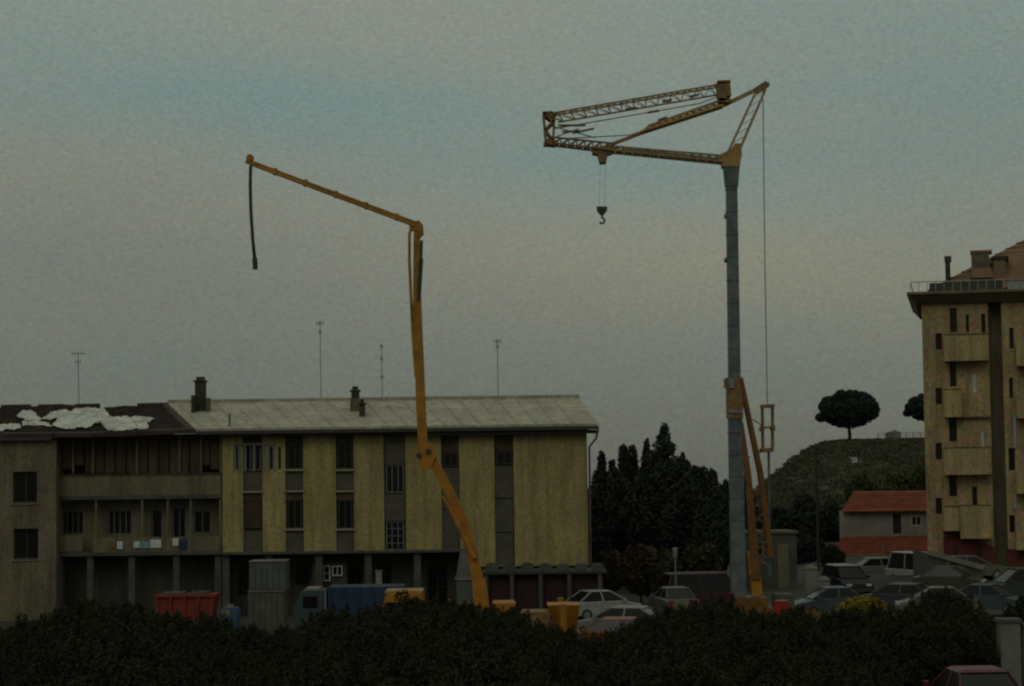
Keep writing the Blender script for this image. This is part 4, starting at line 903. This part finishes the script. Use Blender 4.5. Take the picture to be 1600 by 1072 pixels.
# ------------------------------------------------------------------ cars
def car(kind, paint, px, D, ang, label, zg=0.0):
    """length along local x, nose at +x"""
    P_ = {'suv':(4.3,1.80,1.72,.95,-.95,1.9,.34),'hatch':(3.8,1.66,1.45,.80,-.75,1.75,.29),'van':(4.6,1.8,1.95,1.35,-2.0,2.2,.31),'sedan':(4.3,1.7,1.42,.75,-1.1,1.5,.30)}[kind]
    Ln,Wd,Ht,fx,rx_,bx,wr = P_; hl = Ln/2; hw = Wd/2; belt = .92 if kind != 'suv' else 1.02; z0 = .24
    c_ = W(px, 920, D); o = thing('parked_car' if kind != 'van' else 'parked_van', (0,0,0), label, 'car' if kind != 'van' else 'van', 'vehicles parked around the building site'); o['_o'] = [0,0,0]
    prof = [(-hl,z0+.05),(-hl-.03,.55),(-hl+.04,belt-.03),(rx_-.45,belt),(fx,belt),(hl-.75,belt-.06),(hl-.12,.72),(hl+.02,.52),(hl-.03,z0+.05)]
    b = MB(); n = len(prof); vs = []
    for s_, sc in ((-1,.93),(-1,1),(1,1),(1,.93)):
        pass
    for yy, ins in ((-hw,.05),(-hw+.09,0),(hw-.09,0),(hw,.05)):
        vs += [(x*(1-ins*.4), yy, (z0+.03 if i in (0,n-1) else z-ins*.6)) for i,(x,z) in enumerate(prof)]
    fs = [tuple(range(n)), tuple(range(3*n,4*n))[::-1]]
    for q in range(3):
        for i in range(n): fs.append((q*n+i, q*n+(i+1)%n, (q+1)*n+(i+1)%n, (q+1)*n+i))
    b.add(vs, fs); b.obj('body', paint, o, smooth=False)
    rf = .93*hw; tx0, tx1 = (-hl+.35 if kind in('suv','van') else rx_-.05), (fx-.55 if kind != 'van' else fx-.35); bx0, bx1 = (-hl+.08 if kind in('suv','van') else rx_-.75), fx+.28
    gh = MB(); gh.hexa([(bx0,-hw+.1,belt+.002),(bx1,-hw+.1,belt+.002),(bx1,hw-.1,belt+.002),(bx0,hw-.1,belt+.002),(tx0,-hw+.28,Ht-.06),(tx1,-hw+.28,Ht-.06),(tx1,hw-.28,Ht-.06),(tx0,hw-.28,Ht-.06)]); gh.obj('cabin_glass','glass',o)
    r_ = MB(); r_.hexa([(tx0-.05,-hw+.25,Ht-.058),(tx1+.07,-hw+.25,Ht-.058),(tx1+.07,hw-.25,Ht-.058),(tx0-.05,hw-.25,Ht-.058),(tx0+.06,-hw+.36,Ht),(tx1-.08,-hw+.36,Ht),(tx1-.08,hw-.36,Ht),(tx0+.06,hw-.36,Ht)]); r_.obj('roof',paint,o)
    for sy in (-1,1):
        for (x0_,x1_) in ((bx0,tx0),(bx1,tx1),((bx0+bx1)/2,(tx0+tx1)/2)):
            pi = MB(); pi.bar((x0_,sy*(hw-.095),belt),(x1_,sy*(hw-.275),Ht-.05),.07,.03); pi.obj('window_pillar',paint,o)
    for sx in (-1,1):
        for sy in (-1,1):
            k = MB(); k.tube([(sx*Ln*.31,sy*(hw+.01),wr),(sx*Ln*.31,sy*(hw-.2),wr)],wr,18); wh = k.obj('wheel','tyre',o)
            k = MB(); k.tube([(sx*Ln*.31,sy*(hw+.025),wr),(sx*Ln*.31,sy*(hw-.0),wr)],wr*.6,14); k.obj('rim','chrome',wh)
    for sy in (-1,1):
        k = MB(); k.box(hl-.2,hl+.015,sy*(hw-.32)-.15,sy*(hw-.32)+.15,.6,.72); k.obj('headlight','light',o)
        k = MB(); k.box(-hl-.04,-hl+.1,sy*(hw-.22)-.11,sy*(hw-.22)+.11,.66,.84); k.obj('tail_light','redlens',o)
        k = MB(); k.box(bx1-.3,bx1-.15,sy*(hw+.08)-.07,sy*(hw+.08)+.07,belt,belt+.13); k.obj('mirror',paint,o)
    for sx in (-1,1):
        k = MB(); k.box(sx*hl-.06,sx*hl+.06,-hw*.9,hw*.9,.30,.48); k.obj('bumper','rubber',o)
    k = MB(); k.box(hl-.02,hl+.03,-.26,.26,.36,.46); k.obj('number_plate','white',o)
    k = MB(); k.box(-hl-.065,-hl-.061,-.26,.26,.36,.46); k.obj('number_plate','white',o)
    o.location = (c_.x, D, zg); o.rotation_euler = (0,0,R(ang)); return o
K['pinkbox'] = plain('pinkish_plastic',(.22,.12,.09),.7)
def paint(n, c_, sp=.3): K[n] = plain(n, c_, .4, 0, sp); return n
paint('car_black',(.010,.010,.012),.12); paint('car_white',(.30,.30,.27)); paint('car_silver',(.17,.175,.16)); paint('car_grey',(.05,.05,.058)); paint('car_maroon',(.06,.018,.022)); paint('car_red',(.09,.015,.016)); paint('car_blue',(.05,.07,.08)); paint('car_green',(.04,.05,.035)); paint('car_orange',(.20,.075,.03)); paint('car_olive',(.05,.05,.03)); paint('truck_blue',(.018,.042,.085)); paint('car_beige',(.13,.12,.085))
sv_ = car('suv','car_black',1323,118,-80,'black off-road car parked beside the pale gate pillars')
for ch in sv_.children:
    if ch.name.startswith('roof'): ch.data.materials[0] = K['car_silver']  # silver paint stands in for sky light on the black car's top
car('van','car_white',1436,124,-68,'white van parked below the red roofed house',.2)
car('sedan','car_silver',1382,132,12,'pale silver car behind the black off-road car',.1)
car('hatch','car_olive',1484,113,-20,'olive hatchback right of the white van',.35)
car('sedan','car_beige',1515,119,15,'pale beige car at the foot of the ramp',.7)
car('sedan','car_grey',1400,104,150,'dark grey saloon in front of the white van')
car('hatch','car_blue',1545,100,-30,'bluish hatchback in front of the tower recess',.1)
car('hatch','car_blue',1296,101,190,'small pale blue car low behind the gate pillars')
car('hatch','car_beige',1462,100,175,'beige hatchback just behind the bushes right of the yellow shrub')
car('suv','car_green',1596,106,190,'very dark green car at the right edge below the tower',.3)
car('van','car_maroon',1100,107,12,'dark maroon van in front of the evergreen trees')
car('hatch','car_white',938,101,25,'white hatchback nearest the annexe corner')
car('sedan','car_silver',966,89,160,'silver saloon in front of the white hatchback')
car('sedan','car_orange',948,82,170,'dull orange saloon lowest of the cars near the annexe')
car('hatch','car_beige',1052,103,100,'beige hatchback half hidden by the maroon van')
car('hatch','car_red',1518,47.5,93,'dark red car in the bottom right corner by the grey wall', ground_z(20,47.5)-.12)

# blue tipper truck in the yard
c_ = W(545,930,90); bt = thing('blue_tipper_truck',(c_.x,90,0),'blue tipper truck in the yard right of the grey cabinets','truck')
X0 = W(462,930,90).x; X1 = W(632,930,90).x; XC = W(512,930,90).x; zt = W(590,915,90).z
k = MB(); k.box(XC+.1,X1,89,91.3,1.0,zt); k.obj('tipper_body','truck_blue',bt)
for i in range(6):
    x = XC+.2+(X1-XC-.3)*i/5; k = MB(); k.box(x-.05,x+.05,88.93,88.998,1.0,zt+.03); k.obj('side_rib','truck_blue',bt)
k = MB(); k.prism([(X0,89,.7),(XC-.05,89,.7),(XC-.05,89,2.25),(X0+.35,89,2.25),(X0,89,1.5)],(0,2.1,0)); cb = k.obj('cab','tealp',bt,bevel=.04)
k = MB(); k.box(X0+.42,XC-.35,88.985,91.115,1.5,2.0); k.obj('side_window','glass',cb)
k = MB(); k.box(X0+.5,XC-.3,89.3,90.8,2.26,2.34); k.obj('roof_panel','white',cb)
k = MB(); k.box(X0+.1,X1-.1,89.6,90.7,.6,.95); k.obj('chassis','rubber',bt)
for x in (X0+.7,X1-1.6,X1-.6):
    for y in (89.0,91.2):
        k = MB(); k.tube([(x,y,.45),(x,y+(.28 if y < 90 else -.28),.45)],.45,16); wh = k.obj('wheel','tyre',bt); k = MB(); k.tube([(x,y-.01 if y<90 else y+.01,.45),(x,y+(.02 if y<90 else -.02),.45)],.22,12); k.obj('rim','chrome',wh)
k = MB(); k.tube([(XC,88.9,1.0),(XC,88.9,W(511,935,90).z+.4)],.035,6); k.obj('exhaust_stack','chrome',bt)

# grey wall and pillar bottom right
GW = Frame(W(1560, 1000, 52), R(2)); GW.o.z = 0
g0 = ground_z(12,52)-.3; r = GW.rect(1563,1700,972,1072); wt = thing('boundary_wall', GW.P(2,g0), 'dull grey rendered wall in the bottom right corner', 'wall')
slab(GW, wt, (r[0]+.55,r[1]+6,g0,r[3]-.12), -.3, 0, 'wall_panel', 'concrete2'); slab(GW, wt, (r[0],r[0]+.5,g0,r[3]), -.45, .1, 'pier', 'concrete'); slab(GW, wt, (r[0]-.05,r[0]+.545,r[3]+.002,r[3]+.09), -.5, .15, 'pier_cap', 'concrete2'); slab(GW, wt, (r[0]+.56,r[1]+6,r[3]-.118,r[3]-.03), -.36, .06, 'coping', 'concrete2')

# ------------------------------------------------------------------ trees
spec = [
 (1041,667,132,48,'rows','tallest dark conifer with a pointed top left of the crane',64000),
 (940,716,130,6,'cypress','thin cypress spire nearest the yellow building',3500),
 (957,728,131,6,'cypress','short cypress spire between the thin one and the close pair',3000),
 (974,706,130,8,'cypress','left one of two close cypress spires',5000),
 (988,708,131,8,'cypress','right one of two close cypress spires',5000),
 (1011,698,134,20,'conifer','ragged conifer left shoulder of the tallest conifer',14000),
 (1068,712,134,22,'conifer','ragged conifer right shoulder of the tallest conifer',14000),
 (955,738,127,38,'round','round dark evergreen under the cypress spires',15000),
 (1095,728,133,22,'round','bushy dark evergreen right of the conifers, highest of its row',9000),
 (1122,732,131,26,'round','bushy dark evergreen touching the crane mast',11000),
 (1010,736,125,40,'round','broad dark evergreen before the tallest conifer',16000),
 (1072,748,123,40,'round','broad dark evergreen low in the dark group',16000),
 (932,742,124,24,'round','dark evergreen against the end wall of the yellow building',9000),
 (1152,742,140,26,'round','dark tree behind the foot of the crane mast',10000),
 (1086,738,128,26,'round','dark evergreen filling the gap right of the tallest conifer',12000),
 (1108,766,120,36,'round','lowest dark evergreen left of the crane mast',13000),
]
for i,(x,y,D,hw_,kd,lab,n_) in enumerate(spec): tree(x,y,D,hw_,kd,lab,group='dark evergreens by the yellow building',seed=20+i,n=n_,size=.13 if i else .12,name='evergreen_tree',rx_rows=[(664,1034,1044),(672,1030,1048),(680,1026,1051),(690,1021,1057),(698,1015,1060),(706,1007,1064),(716,1001,1071),(726,996,1080),(740,990,1090),(765,992,1092),(800,985,1102),(860,982,1104)])
for i,(x,y,D,hw_,lab) in enumerate(((948,858,112,30,'brownish bush by the end of the annexe'),(1000,850,112,34,'brown leaved bush under the broad evergreens'),(1040,862,110,26,'low olive bush behind the slim lamp post'),(1096,850,115,34,'dull olive bush left of the crane mast'))):
    tree(x,y,D,hw_,'round',lab,'bush','low bushes before the evergreens',m='leaf_brown' if i < 2 else 'leaf_olive',seed=50+i,n=4500,size=.16,name='bush')
hz = lambda x,D: hill_h(W(x,700,D).x, D)
def on_hill_D(px,py):
    for D in np.arange(168,400,1.0):
        p = W(px,py,D)
        if hill_h(p.x,D) >= p.z: return D
    return 300
tree(1325,609,285,48,'umbrella','large umbrella pine standing alone on the hilltop','tree','umbrella pines on the hilltop',basez=hz(1325,285)-.5,m='leaf_pine',seed=71,n=46000,size=.19,name='umbrella_pine')
tree(1446,616,290,33,'umbrella','umbrella pine half hidden behind the tower block','tree','umbrella pines on the hilltop',basez=hz(1446,290)-.5,m='leaf_pine',seed=72,n=26000,size=.19,name='umbrella_pine')
# trees along the foot of the hill
for i,(x,y,D,hw_,m_,lab) in enumerate(((1182,792,168,30,'leaf_dark','dark tree at hill foot behind the crane legs'),(1222,782,172,32,'leaf_dark','dark tree at hill foot above the site shed'),(1262,776,176,34,'leaf_dark','dark tree at hill foot behind the wooden pole'),(1300,782,178,30,'leaf_dark','dark tree at hill foot left of the red roof'),(1345,742,186,30,'leaf_olive','dull green tree on the slope above the red roof'),(1398,738,188,34,'leaf_olive','wide dull green tree on slope above the red roof'),(1440,735,188,28,'leaf_olive','dull green tree on the slope touching the tower'),(1262,836,150,26,'leaf_dark','low dark tree left of the lower red roof'),(1300,856,142,20,'leaf_olive','small olive tree at the corner of the lower red roof'))):
    tree(x,y,D,hw_,'round',lab,'tree','trees at the foot of the hill',m=m_,seed=90+i,n=11000,size=.2,name='hill_tree')
# scrub on the hill
g = np.random.default_rng(5); bl = []
for _ in range(2600):
    D = g.uniform(172,300); px_ = g.uniform(1150,1600); X_ = (px_-800)*D/F; s_ = g.uniform(.5,1.0); hh = hill_h(X_,D)
    if hh > .3: bl.append((X_,D,hh+s_*.05,s_*1.6,s_*1.6,s_*.28))
me = leaf_mesh('undergrowth', bl, 150000, .15, 'leaf_scrub', 8); link('undergrowth', me, None, (0,0,0), kind='stuff', label='olive scrub covering the hillside')
# hilltop fence and small hut
p0 = W(1372,684,296); p1 = W(1460,682,296); fz = thing('hilltop_fence', (p0.x,296,hz(1372,296)), 'pale low fence along the hilltop between the two pines', 'fence'); k = MB()
for i in range(9):
    p = p0.lerp(p1,i/8); h0 = hill_h(p.x,296)-.2; zt = W(1400,676,296).z; q = MB(); q.box(p.x-.06,p.x+.06,295.95,296.05,h0,zt); q.obj('post','rail',fz)
for zz in (.0,.35):
    q = MB(); q.bar((p0.x,296,zt-.05-zz),(p1.x,296,zt-.05-zz),.09,.06); q.obj('rail','rail',fz)
c_ = W(1396,680,290); o = thing('hilltop_hut',(c_.x,290,c_.z-.4),'small pale hut on the hilltop between the pines','hut'); k = MB(); k.box(c_.x-.9,c_.x+.9,289,291,c_.z-1.2,c_.z+.35); k.obj('wall','white',o); k = MB(); k.prism([(c_.x-1.05,288.9,c_.z+.352),(c_.x+1.05,288.9,c_.z+.352),(c_.x,288.9,c_.z+.75)],(0,2.2,0)); k.obj('roof','rail',o)
dd = on_hill_D(1332,719); c_ = W(1332,719,dd); o = thing('white_shack',(c_.x,dd,c_.z-.3),'tiny white shack on the slope below the large pine','hut'); k = MB(); k.box(c_.x-.35,c_.x+.35,dd-1.2,dd+.5,c_.z-.8,c_.z+.3); k.obj('wall','wcloth',o); k = MB(); k.box(c_.x-.4,c_.x+.4,dd-1.25,dd+.55,c_.z+.302,c_.z+.36); k.obj('roof','rail',o)

# ------------------------------------------------------------------ foreground shrubs
protos = []
for s_ in range(4):
    g = np.random.default_rng(200+s_); bl = clumps(g,0,1.35,1.9,1.7,1.25,34,.34)
    for _ in range(26):
        a = g.uniform(0,6.28); q = g.uniform(.1,1); bl.append((math.cos(a)*1.5*q,math.sin(a)*1.3*q,2.1*(1-q*q*.35)+g.uniform(0,.5),.22,.22,.34))
    for _ in range(46):                       # young shoots standing out of the crown
        a = g.uniform(0,6.28); q = g.uniform(.1,1); bl.append((math.cos(a)*1.6*q,math.sin(a)*1.4*q,2.45*(1-q*q*.36)+g.uniform(0,.35),.09,.09,.36))
    me = leaf_mesh('foliage', bl, 46000, .042, 'leaf_fore', 300+s_, .5)
    st = MB()
    for i in range(6):
        a = i*1.05+s_; st.tube([(0,0,-.4),(math.cos(a)*.4,math.sin(a)*.4,.8),(math.cos(a)*.95,math.sin(a)*.95,1.9)],.05,5,.02)
    sto = st.obj('stem','bark',None,origin=Vector((0,0,0))); stm = sto.data; bpy.data.objects.remove(sto); protos.append((me,stm))
def topline(px):   # height in the picture of the shrub line
    pts = [(-100,985),(0,985),(90,965),(130,956),(190,950),(235,968),(330,975),(420,985),(520,968),(600,950),(650,944),(720,950),(800,966),(900,985),(960,992),(1010,960),(1100,950),(1180,958),(1300,965),(1390,965),(1430,946),(1480,936),(1545,932),(1562,960),(1600,1090),(1700,1090)]
    for (a,b),(c_,d_) in zip(pts,pts[1:]):
        if a <= px <= c_: return b+(d_-b)*(px-a)/(c_-a)
    return 1000
g = np.random.default_rng(77); cnt = 0
for D, step, drop in ((66,62,0),(60,68,6),(53,72,22),(46,80,44),(38,95,62),(31,115,85)):
    px = -70+g.uniform(0,30)
    while px < 1575 if D > 50 else px < 1400:
        ty = topline(px)+drop*.8+g.uniform(-10,14); X_ = (px-800)*D/F; gz = ground_z(X_,D); top = W(px,ty,D).z; h = top-gz
        me, stm = protos[cnt % 4]; sc = max(.4,h/2.75); wsc = min(sc,1.15)*g.uniform(.85,1.1)
        lim = (1560 if D > 50 else 1430)-(1.9*wsc)*F/D
        if px > lim: px2 = lim; X_ = (px2-800)*D/F
        lab = 'dark green shrub in the mass along the bottom of the view'
        o = thing('shrub', (X_,D+g.uniform(-1.5,1.5),gz), lab, 'shrub', 'dark shrubs along the bottom')
        fo = link('foliage', me, None, (0,0,0)); fo.parent = o; s2 = link('stem', stm, None, (0,0,0)); s2.parent = o
        o.scale = (wsc,wsc,sc); o.rotation_euler = (0,0,g.uniform(0,6.28)); cnt += 1
        px += step*g.uniform(.8,1.2)
def special(px,ty,D,hw_,m,label,size=.07,n=9000,seed=0,dome=False,gz=None):
    X_ = (px-800)*D/F; gz = ground_z(X_,D) if gz is None else gz; top = W(px,ty,D); rx = hw_*D/F; h = top.z-gz; g = np.random.default_rng(seed)
    o = thing('shrub',(top.x,D,gz),label,'shrub'); bl = clumps(g,0,h*.55,rx,rx,h*.42,30,.36)
    if dome: bl = [(0,0,h-rx*.62,rx*.95,rx*.95,rx*.58)]+[(math.cos(a)*rx*.6*q,math.sin(a)*rx*.6*q,h-rx*(.45+.25*q),rx*.34,rx*.34,rx*.3) for a,q in zip(g.uniform(0,6.28,22),g.uniform(.2,1,22))]
    fo = link('foliage', leaf_mesh('foliage',bl,n,size,m,seed), None, (0,0,0)); fo.parent = o
    tm = trunk_mb(h*.7,.06,g,6,rx*.5,.2).obj('stem','bark',None,origin=Vector((0,0,0))); tm.parent = o; tm.location = (0,0,0)
special(1348,930,70,42,'leaf_yellow','rounded bright yellow flowering shrub among the dark green ones',n=16000,seed=1,dome=True,size=.06)
special(45,962,62,42,'leaf_rust','rusty orange tinted shrub at the far left edge',n=9000,seed=2)
special(1440,944,69,26,'leaf_olive','olive tinted shrub right of the yellow flowering one',n=6000,seed=3)
special(140,934,86,42,'leaf_fore','tall dark shrub below the left balconies',n=9000,seed=4,size=.1)
special(205,938,84,30,'leaf_fore','tall dark shrub left of the red skip',n=9000,seed=5,size=.1)
special(1225,952,72,40,'leaf_brown','reddish brown shrub below the crane base',n=8000,seed=6)
special(1592,925,70,30,'leaf_fore','dark shrub above the grey wall at the right edge',n=14000,seed=7,size=.06)
c_ = W(592,893,99); o = thing('concrete_post',(c_.x,99,0),'short beige post standing behind the blue tipper truck','post'); k = MB(); k.box(c_.x-.14,c_.x+.14,98.86,99.14,0,c_.z); k.obj('shaft','white',o); k = MB(); k.box(c_.x-.17,c_.x+.17,98.83,99.17,c_.z+.001,c_.z+.05); k.obj('cap','concrete',o)
c_ = W(201,957,88); o = thing('crate',(c_.x,88,c_.z-.45),'small pinkish crate half hidden left of the red skip','crate'); o.location.z = 0; o['_o'] = [c_.x,88,0]; k = MB(); k.box(c_.x-.22,c_.x+.22,88,88.4,0,c_.z-.06); k.obj('body','pinkbox',o); k = MB(); k.box(c_.x-.24,c_.x+.24,87.98,88.42,c_.z-.058,c_.z); k.obj('lid','pinkbox',o)
for o in bpy.data.objects:
    if '_o' in o: del o['_o']
print('shrubs', cnt, 'objects', len(bpy.data.objects))
